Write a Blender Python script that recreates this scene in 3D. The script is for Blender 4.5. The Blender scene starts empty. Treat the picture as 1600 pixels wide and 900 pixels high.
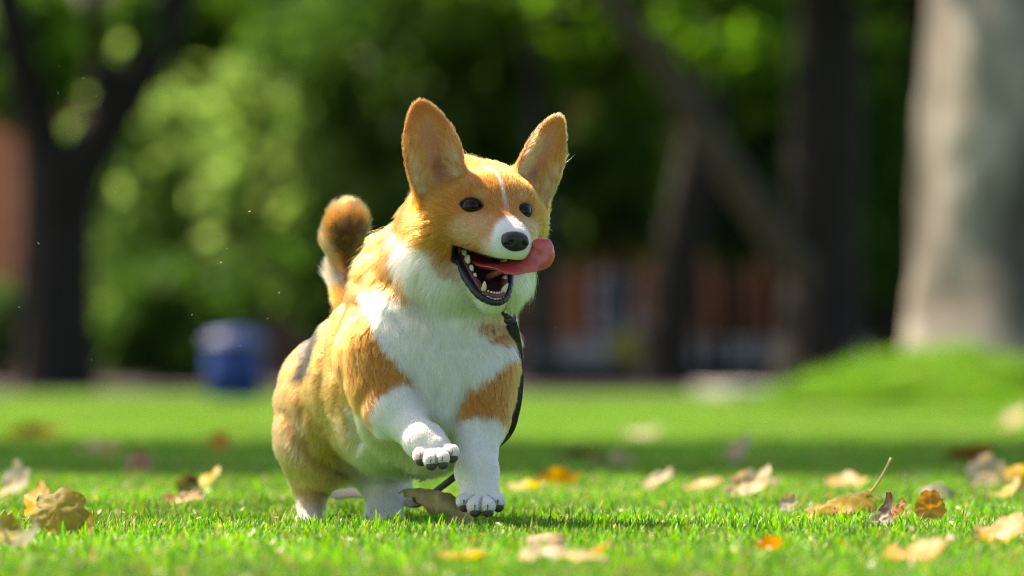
import bpy, bmesh, math, random
import numpy as np
from mathutils import Vector, Matrix, kdtree

random.seed(7)
RNG = np.random.default_rng(11)
scene = bpy.context.scene
COL = scene.collection

# ------------------------------------------------------------------ camera
CAM_H = 0.20            # lens height above the lawn
FPX = 8889.0            # focal length in pixels of a 1600 px wide picture
HOR = 575.0             # row of the horizon
Y0 = 6.9                # distance of the dog's face
cam_d = bpy.data.cameras.new('camera')
cam = bpy.data.objects.new('camera', cam_d)
COL.objects.link(cam)
cam_d.lens = 200.0
cam_d.sensor_width = 36.0
cam_d.clip_start = 0.1
cam_d.clip_end = 900.0
cam.location = (0, 0, CAM_H)
cam.rotation_euler = (math.radians(90) + math.atan((HOR - 450) / FPX), 0, 0)
cam_d.dof.use_dof = True
cam_d.dof.focus_distance = Y0 - 0.06
cam_d.dof.aperture_fstop = 4.2
scene.camera = cam

# ------------------------------------------------------------------ sky and sun
SUN_EL = math.radians(54)
SUN_DIR = Vector((-0.82, 0.57, 0)).normalized() * math.cos(SUN_EL) + Vector((0, 0, math.sin(SUN_EL)))
world = bpy.data.worlds.new("World")
scene.world = world
world.use_nodes = True
wn = world.node_tree
wn.nodes.clear()
sky = wn.nodes.new('ShaderNodeTexSky')
sky.sky_type = 'NISHITA'
sky.sun_disc = False
sky.sun_elevation = SUN_EL
sky.air_density = 0.8
sky.dust_density = 1.5
sky.sun_rotation = math.atan2(SUN_DIR.x, SUN_DIR.y)
bgn = wn.nodes.new('ShaderNodeBackground')
bgn.inputs['Strength'].default_value = 0.13
wo = wn.nodes.new('ShaderNodeOutputWorld')
wn.links.new(sky.outputs[0], bgn.inputs[0])
wn.links.new(bgn.outputs[0], wo.inputs[0])
sun_d = bpy.data.lights.new('sun', 'SUN')
sun_d.energy = 5.0
sun_d.angle = math.radians(0.5)
sun_d.color = (1.0, 0.93, 0.82)
sun = bpy.data.objects.new('sun', sun_d)
sun.rotation_euler = (-SUN_DIR).to_track_quat('-Z', 'Y').to_euler()
COL.objects.link(sun)

scene.view_settings.view_transform = 'Standard'
scene.view_settings.look = 'None'
scene.view_settings.exposure = 1.12
scene.view_settings.gamma = 1.0
scene.view_settings.use_white_balance = True
scene.view_settings.white_balance_temperature = 7900
scene.view_settings.white_balance_tint = 12
scene.render.engine = 'CYCLES'
scene.cycles.use_denoising = True
try:
    scene.cycles.denoiser = 'OPENIMAGEDENOISE'
    scene.cycles.denoising_input_passes = 'RGB_ALBEDO_NORMAL'
    scene.cycles.denoising_prefilter = 'NONE'
except Exception:
    pass
scene.cycles.filter_width = 1.15
scene.cycles.max_bounces = 10
scene.cycles.diffuse_bounces = 4
scene.cycles.glossy_bounces = 4
scene.cycles.transmission_bounces = 8
scene.cycles.transparent_max_bounces = 8
scene.cycles.use_adaptive_sampling = True
scene.cycles.adaptive_threshold = 0.006
scene.cycles_curves.shape = 'RIBBONS' if hasattr(scene, 'cycles_curves') else 'RIBBONS'

# ------------------------------------------------------------------ helpers
def at(u, v, Y):
    """point at distance Y seen at column u, row v of the 1600x900 photograph"""
    return Vector(((u - 800) / FPX * Y, Y, CAM_H + (HOR - v) / FPX * Y))

def P(u, v, w=0.0):
    return at(u, v, Y0 + w)

def link(o, parent=None):
    COL.objects.link(o)
    if parent is not None:
        o.parent = parent
    return o

def empty(name, loc=(0, 0, 0), rot=(0, 0, 0)):
    o = bpy.data.objects.new(name, None)
    o.location = loc
    o.rotation_euler = rot
    o.empty_display_size = 0.05
    COL.objects.link(o)
    return o

def tag(o, label=None, cat=None, group=None, kind=None):
    if label: o['label'] = label
    if cat: o['category'] = cat
    if group: o['group'] = group
    if kind: o['kind'] = kind
    return o

def mesh_obj(name, verts, faces, mat=None, parent=None, smooth=True, world_space=True):
    me = bpy.data.meshes.new(name)
    if isinstance(verts, np.ndarray): verts = verts.tolist()
    if isinstance(faces, np.ndarray): faces = faces.tolist()
    me.from_pydata(verts, [], faces)
    if smooth:
        me.polygons.foreach_set('use_smooth', [True] * len(me.polygons))
    if mat is not None: me.materials.append(mat)
    o = bpy.data.objects.new(name, me)
    COL.objects.link(o)
    if parent is not None:
        o.parent = parent
        if world_space:
            o.matrix_parent_inverse = parent_inv(parent)
    return o

def parent_inv(parent):
    m = Matrix.LocRotScale(parent.location, parent.rotation_euler, parent.scale)
    if parent.parent is not None:
        m = Matrix.LocRotScale(parent.parent.location, parent.parent.rotation_euler, parent.parent.scale) @ parent.matrix_parent_inverse @ m
    return m.inverted()

def fast_mesh(name, V, F, mat=None, smooth=True):
    """V (n,3), F (m,k) numpy, all faces with the same corner count"""
    me = bpy.data.meshes.new(name)
    n, k = F.shape
    me.vertices.add(len(V)); me.vertices.foreach_set('co', np.ascontiguousarray(V, dtype=np.float32).ravel())
    me.loops.add(n * k); me.loops.foreach_set('vertex_index', np.ascontiguousarray(F, dtype=np.int32).ravel())
    me.polygons.add(n)
    me.polygons.foreach_set('loop_start', np.arange(0, n * k, k, dtype=np.int32))
    me.polygons.foreach_set('loop_total', np.full(n, k, dtype=np.int32))
    me.polygons.foreach_set('use_smooth', np.full(n, smooth, dtype=bool))
    me.update(calc_edges=True)
    if mat is not None: me.materials.append(mat)
    return me

def point_color(me, name, C):
    a = me.attributes.new(name, 'FLOAT_COLOR', 'POINT')
    C4 = np.ones((len(C), 4), dtype=np.float32); C4[:, :3] = C
    a.data.foreach_set('color', C4.ravel())

def tube(path, radii, seg=8, cap=True, flat=None):
    """verts, faces of a tube through points; flat = (axis vector, factor) squashes it"""
    path = [Vector(p) for p in path]
    n = len(path)
    V, F = [], []
    up = Vector((0.13, 0.2, 1)).normalized()
    prev = None
    for i, p in enumerate(path):
        t = (path[min(i + 1, n - 1)] - path[max(i - 1, 0)]).normalized()
        if prev is None:
            a = t.cross(up)
            if a.length < 1e-3: a = t.cross(Vector((1, 0, 0)))
            a.normalize()
        else:
            a = (prev - t * prev.dot(t)).normalized()
        prev = a
        b = t.cross(a)
        r = radii[i] if hasattr(radii, '__len__') else radii
        for k in range(seg):
            an = 2 * math.pi * k / seg
            V.append(tuple(p + a * (r * math.cos(an)) + b * (r * math.sin(an))))
    for i in range(n - 1):
        for k in range(seg):
            k2 = (k + 1) % seg
            F.append((i * seg + k, i * seg + k2, (i + 1) * seg + k2, (i + 1) * seg + k))
    if cap:
        F.append(tuple(range(seg - 1, -1, -1)))
        F.append(tuple((n - 1) * seg + k for k in range(seg)))
    return V, F

def catmull(pts, sub=6):
    pts = [np.array(p, dtype=float) for p in pts]
    out = []
    for i in range(len(pts) - 1):
        p0 = pts[max(i - 1, 0)]; p1 = pts[i]; p2 = pts[i + 1]; p3 = pts[min(i + 2, len(pts) - 1)]
        for s in range(sub):
            t = s / sub
            out.append(0.5 * ((2 * p1) + (-p0 + p2) * t + (2 * p0 - 5 * p1 + 4 * p2 - p3) * t * t + (-p0 + 3 * p1 - 3 * p2 + p3) * t ** 3))
    out.append(pts[-1])
    return np.array(out)

# ---- value noise on numpy arrays (for painting and shaping)
_PERM = RNG.random((32, 32, 32)).astype(np.float32)
def vnoise(Pn):
    Pn = np.asarray(Pn, dtype=np.float32)
    i = np.floor(Pn).astype(np.int64); f = Pn - i
    f = f * f * (3 - 2 * f)
    r = 0
    for dx in (0, 1):
        for dy in (0, 1):
            for dz in (0, 1):
                w = (f[..., 0] if dx else 1 - f[..., 0]) * (f[..., 1] if dy else 1 - f[..., 1]) * (f[..., 2] if dz else 1 - f[..., 2])
                r = r + w * _PERM[(i[..., 0] + dx) % 32, (i[..., 1] + dy) % 32, (i[..., 2] + dz) % 32]
    return r * 2 - 1

# ------------------------------------------------------------------ materials
MATS = {}
class NT:
    def __init__(self, name):
        self.m = bpy.data.materials.new(name); self.m.use_nodes = True
        self.t = self.m.node_tree; self.t.nodes.clear()
        self.out = self.t.nodes.new('ShaderNodeOutputMaterial')
    def n(self, ty, **kw):
        nd = self.t.nodes.new(ty)
        for k, v in kw.items():
            if k.startswith('i_'):
                nd.inputs[k[2:].replace('_', ' ')].default_value = v
            else:
                setattr(nd, k, v)
        return nd
    def l(self, a, b): self.t.links.new(a, b)
    def ramp(self, fac, stops):
        r = self.n('ShaderNodeValToRGB')
        e = r.color_ramp.elements
        while len(e) < len(stops): e.new(0.5)
        for el, (p, c) in zip(e, stops):
            el.position = p; el.color = (*c, 1) if len(c) == 3 else c
        self.l(fac, r.inputs[0])
        return r.outputs[0]
    def noise(self, scale, detail=4, rough=0.55, coord=None, kind='Object', stretch=None):
        if coord is None:
            coord = self.n('ShaderNodeTexCoord').outputs[kind]
        if stretch:
            mp = self.n('ShaderNodeMapping'); mp.inputs['Scale'].default_value = stretch
            self.l(coord, mp.inputs[0]); coord = mp.outputs[0]
        t = self.n('ShaderNodeTexNoise'); t.inputs['Scale'].default_value = scale
        t.inputs['Detail'].default_value = detail; t.inputs['Roughness'].default_value = rough
        self.l(coord, t.inputs['Vector'])
        return t.outputs[0]
    def mix(self, f, a, b, blend='MIX'):
        m = self.n('ShaderNodeMix', data_type='RGBA', blend_type=blend)
        for sock, v in ((m.inputs[0], f), (m.inputs[6], a), (m.inputs[7], b)):
            if hasattr(v, 'is_linked'): self.l(v, sock)
            elif isinstance(v, (int, float)): sock.default_value = v
            else: sock.default_value = (*v, 1)
        return m.outputs[2]
    def done(self, sh, bump=None):
        self.l(sh, self.out.inputs[0]); return self.m

def pbr(name, col, rough=0.6, noise_scale=None, amount=0.25, bump=0.0, bump_scale=None, spec=0.5, metal=0.0, coat=0.0, sss=0.0, stretch=None):
    q = NT(name)
    b = q.n('ShaderNodeBsdfPrincipled')
    b.inputs['Roughness'].default_value = rough
    b.inputs['Specular IOR Level'].default_value = spec
    b.inputs['Metallic'].default_value = metal
    b.inputs['Coat Weight'].default_value = coat
    if sss:
        b.inputs['Subsurface Weight'].default_value = sss
        b.inputs['Subsurface Scale'].default_value = 0.004
        b.inputs['Subsurface Radius'].default_value = (1, .4, .25)
    if noise_scale:
        f = q.noise(noise_scale, 5, stretch=stretch)
        d = tuple(c * (1 - amount) for c in col); e = tuple(min(1, c * (1 + amount)) for c in col)
        q.l(q.ramp(f, [(0.3, d), (0.7, e)]), b.inputs['Base Color'])
    else:
        b.inputs['Base Color'].default_value = (*col, 1)
    if bump:
        bn = q.n('ShaderNodeBump'); bn.inputs['Strength'].default_value = bump; bn.inputs['Distance'].default_value = 0.002
        q.l(q.noise(bump_scale or (noise_scale or 50) * 3, 4, stretch=stretch), bn.inputs['Height'])
        q.l(bn.outputs[0], b.inputs['Normal'])
    return q.done(b.outputs[0])
# ================================================================== THE DOG
# ---- signed-distance sculpting kit (all in metres, world space)
class Field:
    def __init__(self, lo, hi, h):
        self.lo = np.array(lo, dtype=np.float32); self.h = np.float32(h)
        self.n = np.ceil((np.array(hi) - np.array(lo)) / h).astype(int) + 1
        self.F = np.full(self.n, 0.2, dtype=np.float32)
    def block(self, lo, hi):
        a = np.clip(np.floor((np.array(lo) - self.lo) / self.h).astype(int), 0, self.n - 1)
        b = np.clip(np.ceil((np.array(hi) - self.lo) / self.h).astype(int) + 1, 1, self.n)
        ax = [self.lo[k] + np.arange(a[k], b[k], dtype=np.float32) * self.h for k in range(3)]
        return tuple(slice(a[k], b[k]) for k in range(3)), ax
    def add(self, prim, k=0.02):
        m = k + 2.5 * float(self.h)
        lo, hi = prim.bounds()
        sl, ax = self.block(lo - m, hi + m)
        if any(len(x) == 0 for x in ax): return
        X = np.stack(np.meshgrid(*ax, indexing='ij'), -1)
        d = prim.sd(X)
        F = self.F[sl]
        hh = np.maximum(k - np.abs(F - d), 0) / k
        self.F[sl] = np.minimum(F, d) - hh * hh * k * 0.25
    def sub(self, prim, k=0.004):
        m = k + 2.5 * float(self.h)
        lo, hi = prim.bounds()
        sl, ax = self.block(lo - m, hi + m)
        X = np.stack(np.meshgrid(*ax, indexing='ij'), -1)
        d = -prim.sd(X)
        F = self.F[sl]
        hh = np.maximum(k - np.abs(F - d), 0) / k
        self.F[sl] = np.maximum(F, d) + hh * hh * k * 0.25
    def polygonise(self):
        F = self.F; s = F < 0
        n = self.n
        c = np.zeros(tuple(n - 1), dtype=np.int8)
        for dx in (0, 1):
            for dy in (0, 1):
                for dz in (0, 1):
                    c += s[dx:n[0] - 1 + dx, dy:n[1] - 1 + dy, dz:n[2] - 1 + dz]
        act = (c > 0) & (c < 8)
        idx = np.argwhere(act)
        ids = np.full(act.shape, -1, dtype=np.int32); ids[act] = np.arange(len(idx))
        pos = np.zeros((len(idx), 3), dtype=np.float64); cnt = np.zeros(len(idx))
        corners = [(a, b, d) for a in (0, 1) for b in (0, 1) for d in (0, 1)]
        for A in corners:
            for ax in range(3):
                if A[ax]: continue
                B = list(A); B[ax] = 1
                fa = F[idx[:, 0] + A[0], idx[:, 1] + A[1], idx[:, 2] + A[2]]
                fb = F[idx[:, 0] + B[0], idx[:, 1] + B[1], idx[:, 2] + B[2]]
                cr = (fa < 0) != (fb < 0)
                t = np.where(cr, fa / np.where(cr, fa - fb, 1), 0)
                for k in range(3):
                    pos[:, k] += np.where(cr, A[k] + (t if k == ax else 0), 0)
                cnt += cr
        V = self.lo + (idx + pos / cnt[:, None]) * self.h
        quads = []
        for ax in range(3):
            o1, o2 = [(1, 2), (2, 0), (0, 1)][ax]
            sa = [slice(1, n[k] - 1) for k in range(3)]; sb = list(sa)
            sa[ax] = slice(0, n[ax] - 1); sb[ax] = slice(1, n[ax])
            a = s[tuple(sa)]; b = s[tuple(sb)]
            e = np.argwhere(a != b)
            flip = a[tuple(e.T)]
            for k in range(3):
                if k != ax: e[:, k] += 1
            def cell(i, j):
                q = e.copy(); q[:, o1] -= i; q[:, o2] -= j
                return ids[q[:, 0], q[:, 1], q[:, 2]]
            Q = np.stack([cell(1, 1), cell(0, 1), cell(0, 0), cell(1, 0)], 1)
            Q[~flip] = Q[~flip][:, ::-1]
            quads.append(Q)
        return V, np.concatenate(quads)
    def sample(self, Pn):
        q = (Pn - self.lo) / self.h
        i = np.clip(np.floor(q).astype(int), 0, self.n - 2); f = q - i
        r = 0
        for dx in (0, 1):
            for dy in (0, 1):
                for dz in (0, 1):
                    w = (f[:, 0] if dx else 1 - f[:, 0]) * (f[:, 1] if dy else 1 - f[:, 1]) * (f[:, 2] if dz else 1 - f[:, 2])
                    r = r + w * self.F[i[:, 0] + dx, i[:, 1] + dy, i[:, 2] + dz]
        return r

def smax(a, b, k):
    h = np.maximum(k - np.abs(a - b), 0) / k
    return np.maximum(a, b) + h * h * k * 0.25

class Cone:      # tapered capsule
    def __init__(s, a, b, ra, rb, flow=None, L=None):
        s.a = np.array(a, dtype=np.float32); s.b = np.array(b, dtype=np.float32); s.ra = ra; s.rb = rb
        s.flow = np.array(flow if flow is not None else (s.b - s.a), dtype=float); s.L = L
    def bounds(s):
        r = max(s.ra, s.rb); return np.minimum(s.a, s.b) - r, np.maximum(s.a, s.b) + r
    def sd(s, X):
        ba = s.b - s.a
        pa = X - s.a
        t = np.clip((pa @ ba) / float(ba @ ba), 0, 1)
        d = pa - t[..., None] * ba
        return np.sqrt((d * d).sum(-1)) - (s.ra + (s.rb - s.ra) * t)

class Ell:       # ellipsoid, R = rows are its axes
    def __init__(s, c, r, R=None, flow=None, L=None):
        s.c = np.array(c, dtype=np.float32); s.r = np.array(r, dtype=np.float32)
        s.R = np.eye(3, dtype=np.float32) if R is None else np.array(R, dtype=np.float32)
        s.flow = None if flow is None else np.array(flow, dtype=float); s.L = L
    def bounds(s):
        e = np.sqrt(((s.R * s.r[:, None]) ** 2).sum(0)); return s.c - e, s.c + e
    def sd(s, X):
        q = (X - s.c) @ s.R.T
        k0 = np.sqrt(((q / s.r) ** 2).sum(-1)); k1 = np.sqrt(((q / s.r ** 2) ** 2).sum(-1))
        return np.where(k1 > 1e-9, k0 * (k0 - 1) / np.maximum(k1, 1e-9), -s.r.min())

# ---- head frame: a = towards the dog's left (picture right), f = forward, c = up
def basis(yaw, pitch, roll):
    y, p, r = map(math.radians, (yaw, pitch, roll))
    F = np.array([math.sin(y), -math.cos(y), 0]); A = np.array([math.cos(y), math.sin(y), 0]); U = np.array([0, 0, 1.0])
    F2 = F * math.cos(p) - U * math.sin(p); U2 = U * math.cos(p) + F * math.sin(p)
    A3 = A * math.cos(r) - U2 * math.sin(r); U3 = U2 * math.cos(r) + A * math.sin(r)
    return A3, F2, U3
HA, HF, HU = basis(24, 9, 4)
HR = np.array([HA, HF, HU])
HM = np.array(P(778, 322, -0.055))
HO = HM - 0.052 * HF - 0.008 * HU
def H(a, f, c):              # millimetres in the head frame -> world
    return HO + (HA * a + HF * f + HU * c) / 1000.0
def to_head(X):
    return (X - HO) @ HR.T * 1000.0
def HE(a, f, c, ra, rf, rc, tilt=0, yaw=0, roll=0, **k):   # ellipsoid in the head frame
    R = HR.copy()
    if tilt:
        t = math.radians(tilt); R = np.array([R[0], R[1] * math.cos(t) - R[2] * math.sin(t), R[2] * math.cos(t) + R[1] * math.sin(t)])
    if yaw:
        t = math.radians(yaw); R = np.array([R[0] * math.cos(t) - R[1] * math.sin(t), R[1] * math.cos(t) + R[0] * math.sin(t), R[2]])
    if roll:
        t = math.radians(roll); R = np.array([R[0] * math.cos(t) - R[2] * math.sin(t), R[1], R[2] * math.cos(t) + R[0] * math.sin(t)])
    return Ell(H(a, f, c), (ra / 1000, rf / 1000, rc / 1000), R, **k)

class Ear:
    """cupped leaf-shaped shell; base, tip in head mm, sideways axis turned by twist"""
    def __init__(s, base, tip, w0, wm, twist, thick=0.0028, cup=7.0, L=0.006, side=1):
        s.o = H(*base); t = H(*tip) - s.o
        s.len = np.linalg.norm(t); s.t = t / s.len
        tw = math.radians(twist)
        n = HF * math.cos(tw) + HA * math.sin(tw)
        n = n - s.t * (n @ s.t); s.n = n / np.linalg.norm(n)
        s.x = np.cross(s.t, s.n) * 1.0
        s.w0, s.wm, s.th, s.cup = w0, wm, thick, cup
        s.flow = s.t; s.L = L; s.side = side
    def bounds(s):
        pts = [s.o + s.t * a + s.x * b + s.n * c for a in (-.02, s.len * 1.1) for b in (-s.wm * 1.2, s.wm * 1.2) for c in (-.02, .03)]
        return np.min(pts, 0), np.max(pts, 0)
    def local(s, X):
        q = X - s.o.astype(np.float32)
        return q @ s.x, q @ s.t, q @ s.n
    def sd(s, X):
        x, t, n = s.local(X)
        tt = np.clip(t / s.len, -0.25, 1.0)
        w = np.interp(tt, [-.25, 0, .18, .32, .48, .62, .76, .87, .95, 1.0], [s.w0 * .9, s.w0, s.wm * .98, s.wm, s.wm * .95, s.wm * .85, s.wm * .67, s.wm * .47, s.wm * .28, s.wm * .03]).astype(np.float32)
        cupf = np.interp(tt, [-.25, 0, .7, 1.0], [1.0, 1.0, .55, .15]) * s.cup
        mid = cupf * x * x - 0.012 * np.maximum(tt, 0) ** 2 * 0
        th = s.th + 0.006 * np.clip(0.35 - tt, 0, 1)
        d1 = (np.abs(n - mid) - th) * 0.8
        d2 = (np.abs(x) - w) * 0.85
        d3 = t - s.len
        d4 = -0.02 - t
        return smax(smax(d1, d2, 0.004), smax(d3, d4, .002), 0.004)

DOWN = np.array([0, 0, -1.0]); BACK = np.array([-.36, .92, -.12])
HB = -HF
prims = []   # (prim, blend, group)
def add(pr, k, g, L, flow=None):
    pr.L = L
    if flow is not None: pr.flow = np.array(flow, dtype=float)
    pr.flow = pr.flow / np.linalg.norm(pr.flow)
    prims.append((pr, k, g))
V3 = lambda p: np.array(p, dtype=float)

# trunk
add(Cone(P(652, 580, .11), P(572, 602, .34), .101, .086), .03, 'body', .013, BACK + DOWN * .25)
add(Ell(P(606, 594, .22), (.100, .12, .100)), .04, 'body', .014, BACK + DOWN * .3)
add(Ell(P(680, 556, .065), (.078, .09, .102)), .05, 'chest', .032, DOWN + np.array([.05, -.1, 0]))
add(Ell(P(695, 632, .06), (.055, .07, .055)), .05, 'chest', .033, DOWN)
add(Ell(P(636, 672, .17), (.065, .10, .044)), .05, 'belly', .030, DOWN + np.array([.15, .2, 0]))
add(Ell(P(551, 632, .34), (.079, .09, .092)), .04, 'body', .013, BACK + DOWN * .8)
# shoulders
add(Ell(P(602, 562, .045), (.046, .07, .090)), .035, 'body', .015, DOWN + BACK * .35)
add(Ell(P(752, 575, .05), (.034, .06, .073)), .035, 'body', .014, DOWN + BACK * .2)
# raised fore leg (picture left)
SL, EL_, WL, FL = P(590, 560, .03), P(612, 632, -.005), P(663, 688, -.055), P(678, 702, -.066)
add(Cone(SL, EL_, .050, .037), .026, 'legR', .013)
add(Cone(EL_, WL, .0325, .0200), .014, 'legR', .007)
add(Cone(WL, FL, .0218, .0220), .010, 'pawR', .0045)
# reaching fore leg (picture right)
SR, ER, WR, FR = P(747, 570, .03), P(747, 650, .01), P(746, 742, -.03), P(751, 776, -.045)
add(Cone(SR, ER, .040, .034), .026, 'legL', .013)
add(Cone(ER, WR, .0310, .0200), .016, 'legL', .007)
add(Cone(WR, FR, .0225, .0230), .010, 'pawL', .0045)
# toes of the two fore paws: (u, v, w) tips
TOES_R = [(657, 711, -.082), (673, 718, -.096), (691, 716, -.096), (706, 706, -.084)]
TOES_L = [(725, 783, -.060), (742, 791, -.076), (762, 791, -.078), (778, 783, -.062)]
for (u, v, w) in TOES_R:
    c = V3(P(u, v, w)); b = V3(FL) + (c - V3(FL)) * .25
    add(Cone(b, c, .0100, .0094), .0028, 'pawR', .0035)
for (u, v, w) in TOES_L:
    c = V3(P(u, v, w)); b = V3(FR) + (c - V3(FR)) * .25
    add(Cone(b, c, .0105, .0100), .0028, 'pawL', .0035)
add(Ell(WL, (.0235, .024, .0225)), .008, 'legR', .006, DOWN)
add(Ell(P(745, 735, -.03), (.0250, .024, .024)), .008, 'legL', .006, DOWN)
# hind leg, picture left
add(Ell(P(505, 650, .30), (.058, .08, .085)), .03, 'body', .016, DOWN + BACK * .4)
add(Cone(P(490, 694, .29), P(486, 748, .33), .044, .025), .025, 'hindR', .013)
add(Cone(P(487, 748, .33), P(486, 806, .31), .0215, .0160), .012, 'hindR', .008)
add(Ell(P(486, 818, .30), (.018, .032, .011)), .012, 'hindR', .006, DOWN)
# hind leg, picture right
add(Cone(P(600, 690, .30), P(602, 745, .31), .052, .032), .03, 'hindL', .016)
add(Cone(P(602, 745, .31), P(600, 800, .29), .026, .022), .012, 'hindL', .009)
add(Ell(P(600, 814, .27), (.026, .038, .014)), .012, 'hindL', .006, DOWN)
# tail
add(Cone(P(556, 490, .46), P(535, 425, .49), .022, .016), .02, 'tail', .020)
add(Cone(P(535, 425, .49), P(534, 375, .46), .016, .022), .012, 'tail', .020)
add(Cone(P(534, 375, .46), P(543, 346, .40), .022, .022), .012, 'tail', .022, (0.05, -.35, .9))
# neck
add(Cone(H(0, -40, -15), P(672, 500, .09), .068, .092), .04, 'neck', .026, DOWN + BACK * .45)
add(Ell(P(620, 436, .085), (.046, .055, .052)), .03, 'neck', .024, DOWN * .8 + BACK * .5 + np.array([-.3, 0, 0]))
add(HE(-4, -18, -70, 84, 52, 46), .035, 'ruff', .034, DOWN + HB * .4)
add(HE(2, 8, -86, 58, 40, 30), .03, 'ruff', .028, DOWN + HB * .5)
# skull
add(HE(0, 0, 0, 63, 64, 47), .02, 'head', .010, HB + HU * .15)
add(HE(26, -4, 14, 34, 46, 34), .02, 'head', .008, HB + HU * .3)
add(HE(0, 36, 15, 38, 25, 29), .02, 'head', .007, HB + HU * .6)
for s in (-1, 1):
    add(HE(s * 50, -2, -20, 34, 46, 40), .03, 'cheek', .020, HB + HA * s * .35 - HU * .25)
    add(HE(s * 31, 36, 18, 18, 16, 16), .015, 'head', .006, HB + HU * .6)       # brow
    add(HE(s * 28, 46, -24, 18, 30, 22), .02, 'head', .007, HB - HU * .15)      # under the eye
# muzzle
add(Cone(H(0, 46, -9), H(0, 99, -27), .036, .0185), .018, 'muz', .0045, HB)
for s in (-1, 1):
    add(Cone(H(s * 22, 42, -33), H(s * 10, 98, -38), .018, .0128), .012, 'muz', .0045, HB + HA * s * .2)
for s in (-1, 1):
    add(Cone(H(s * 29, 40, -22), H(s * 11, 92, -29), .025, .0155), .018, 'muz', .0045, HB + HA * s * .2)
# lower jaw
add(Cone(H(0, 10, -66), H(0, 66, -105), .031, .0135), .015, 'jaw', .010, HB - HU * .5)
for s in (-1, 1):
    add(Cone(H(s * 22, 18, -62), H(s * 8, 66, -101), .018, .011), .010, 'jaw', .008, HB - HU * .5)
# ears
EAR_L = Ear((-60, 2, 26), (-99, 2, 124), .034, .0368, -12, L=.006, side=-1, cup=9.5)
EAR_R = Ear((57, 2, 27), (90, 2, 122), .032, .0335, 10, L=.006, side=1, cup=9.5)
for e in (EAR_L, EAR_R):
    add(e, .012, 'ear', .0055)

GH = 0.002
fld = Field((-.37, Y0 - .24, .002), (.115, Y0 + .56, .55), GH)
for pr, k, g in prims:
    fld.add(pr, k)

class Wedge:     # the open mouth between upper lip line and lower lip line
    def bounds(s):
        pts = [H(a, f, c) for a in (-70, 70) for f in (10, 135) for c in (-112, -38)]
        return np.min(pts, 0), np.max(pts, 0)
    def sd(s, X):
        q = (X - HO.astype(np.float32)) @ HR.T.astype(np.float32) * 1000
        a, f, c = q[..., 0], q[..., 1], q[..., 2]
        cu = np.interp(f, [0, 16, 45, 80, 110, 150], [-47, -46.5, -45, -49.5, -50.5, -51]).astype(np.float32)
        cl = np.interp(f, [0, 16, 76, 84, 150], [-46, -48.5, -97, -101, -101]).astype(np.float32)
        d = np.maximum(np.maximum(c - cu, (cl - c) * .77), 15 + np.maximum(np.abs(a) - 30, 0) * 1.4 - f)
        d = np.maximum(d, np.abs(a) - 35 - .45 * (f - 15))
        return d / 1000
# eyes: where the skin is, which way it faces, and a socket for each eyeball
EYES = []
def skin_hit(p, d, far=.03):
    ts = np.linspace(far, -far, 301); pts_ = p + np.outer(ts, d)
    v = SOLID_sample(pts_); return pts_[int(np.argmax(v < 0))]
_solid = Field.__new__(Field); _solid.lo, _solid.h, _solid.n, _solid.F = fld.lo, fld.h, fld.n, fld.F.copy()
SOLID_sample = _solid.sample
for s in (-1, 1):
    p0 = skin_hit(H(s * 35 - 3.5, 50, 7.5), HF)
    g_ = np.array([SOLID_sample((p0 + np.eye(3)[k] * .006)[None])[0] - SOLID_sample((p0 - np.eye(3)[k] * .006)[None])[0] for k in range(3)])
    n_ = g_ / np.linalg.norm(g_); n_ = n_ * .75 + HF * .25; n_ /= np.linalg.norm(n_)
    x_ = HA - n_ * (HA @ n_); x_ /= np.linalg.norm(x_); z_ = np.cross(x_, n_); z_ *= np.sign(z_ @ HU)
    t_ = math.radians(s * 11)
    x2 = x_ * math.cos(t_) + z_ * math.sin(t_); z2 = z_ * math.cos(t_) - x_ * math.sin(t_)
    EYES.append((s, p0, n_, x2, z2))
    fld.sub(Ell(p0, (.0125, .010, .0078), np.array([x2, n_, z2])), .003)
WEDGE = Wedge()
fld.sub(WEDGE, .004)
fld.sub(HE(0, 40, -68, 18, 44, 11, tilt=39), .004)
fld.sub(HE(0, 12, -50, 26, 30, 15, tilt=15), .005)
fld.sub(HE(0, 50, -46, 17, 44, 5, tilt=6), .004)       # palate

BV, BF = fld.polygonise()

def frac_in(X, pr): return pr.sd(X.astype(np.float32))

# ---- per point: hair flow, hair length, colour
GROUPS = ['body', 'chest', 'belly', 'legR', 'legL', 'pawR', 'pawL', 'hindR', 'hindL', 'tail', 'neck', 'ruff', 'head', 'cheek', 'muz', 'jaw', 'ear']
def describe(X):
    """hair flow, hair length and group weights at points X"""
    n = len(X); X32 = X.astype(np.float32)
    D = np.full((len(prims), n), 1.0, dtype=np.float32)
    for i, (pr, k, g) in enumerate(prims):
        lo, hi = pr.bounds()
        m = np.all((X32 > lo - .05) & (X32 < hi + .05), 1)
        if m.any(): D[i, m] = pr.sd(X32[m])
    W = np.exp(-(D - D.min(0)) / .007)
    W /= W.sum(0)
    flow = np.zeros((n, 3)); L = np.zeros(n)
    G = {g: np.zeros(n) for g in GROUPS}
    for i, (pr, k, g) in enumerate(prims):
        flow += W[i][:, None] * pr.flow; L += W[i] * pr.L; G[g] += W[i]
    return flow, L, G

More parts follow.
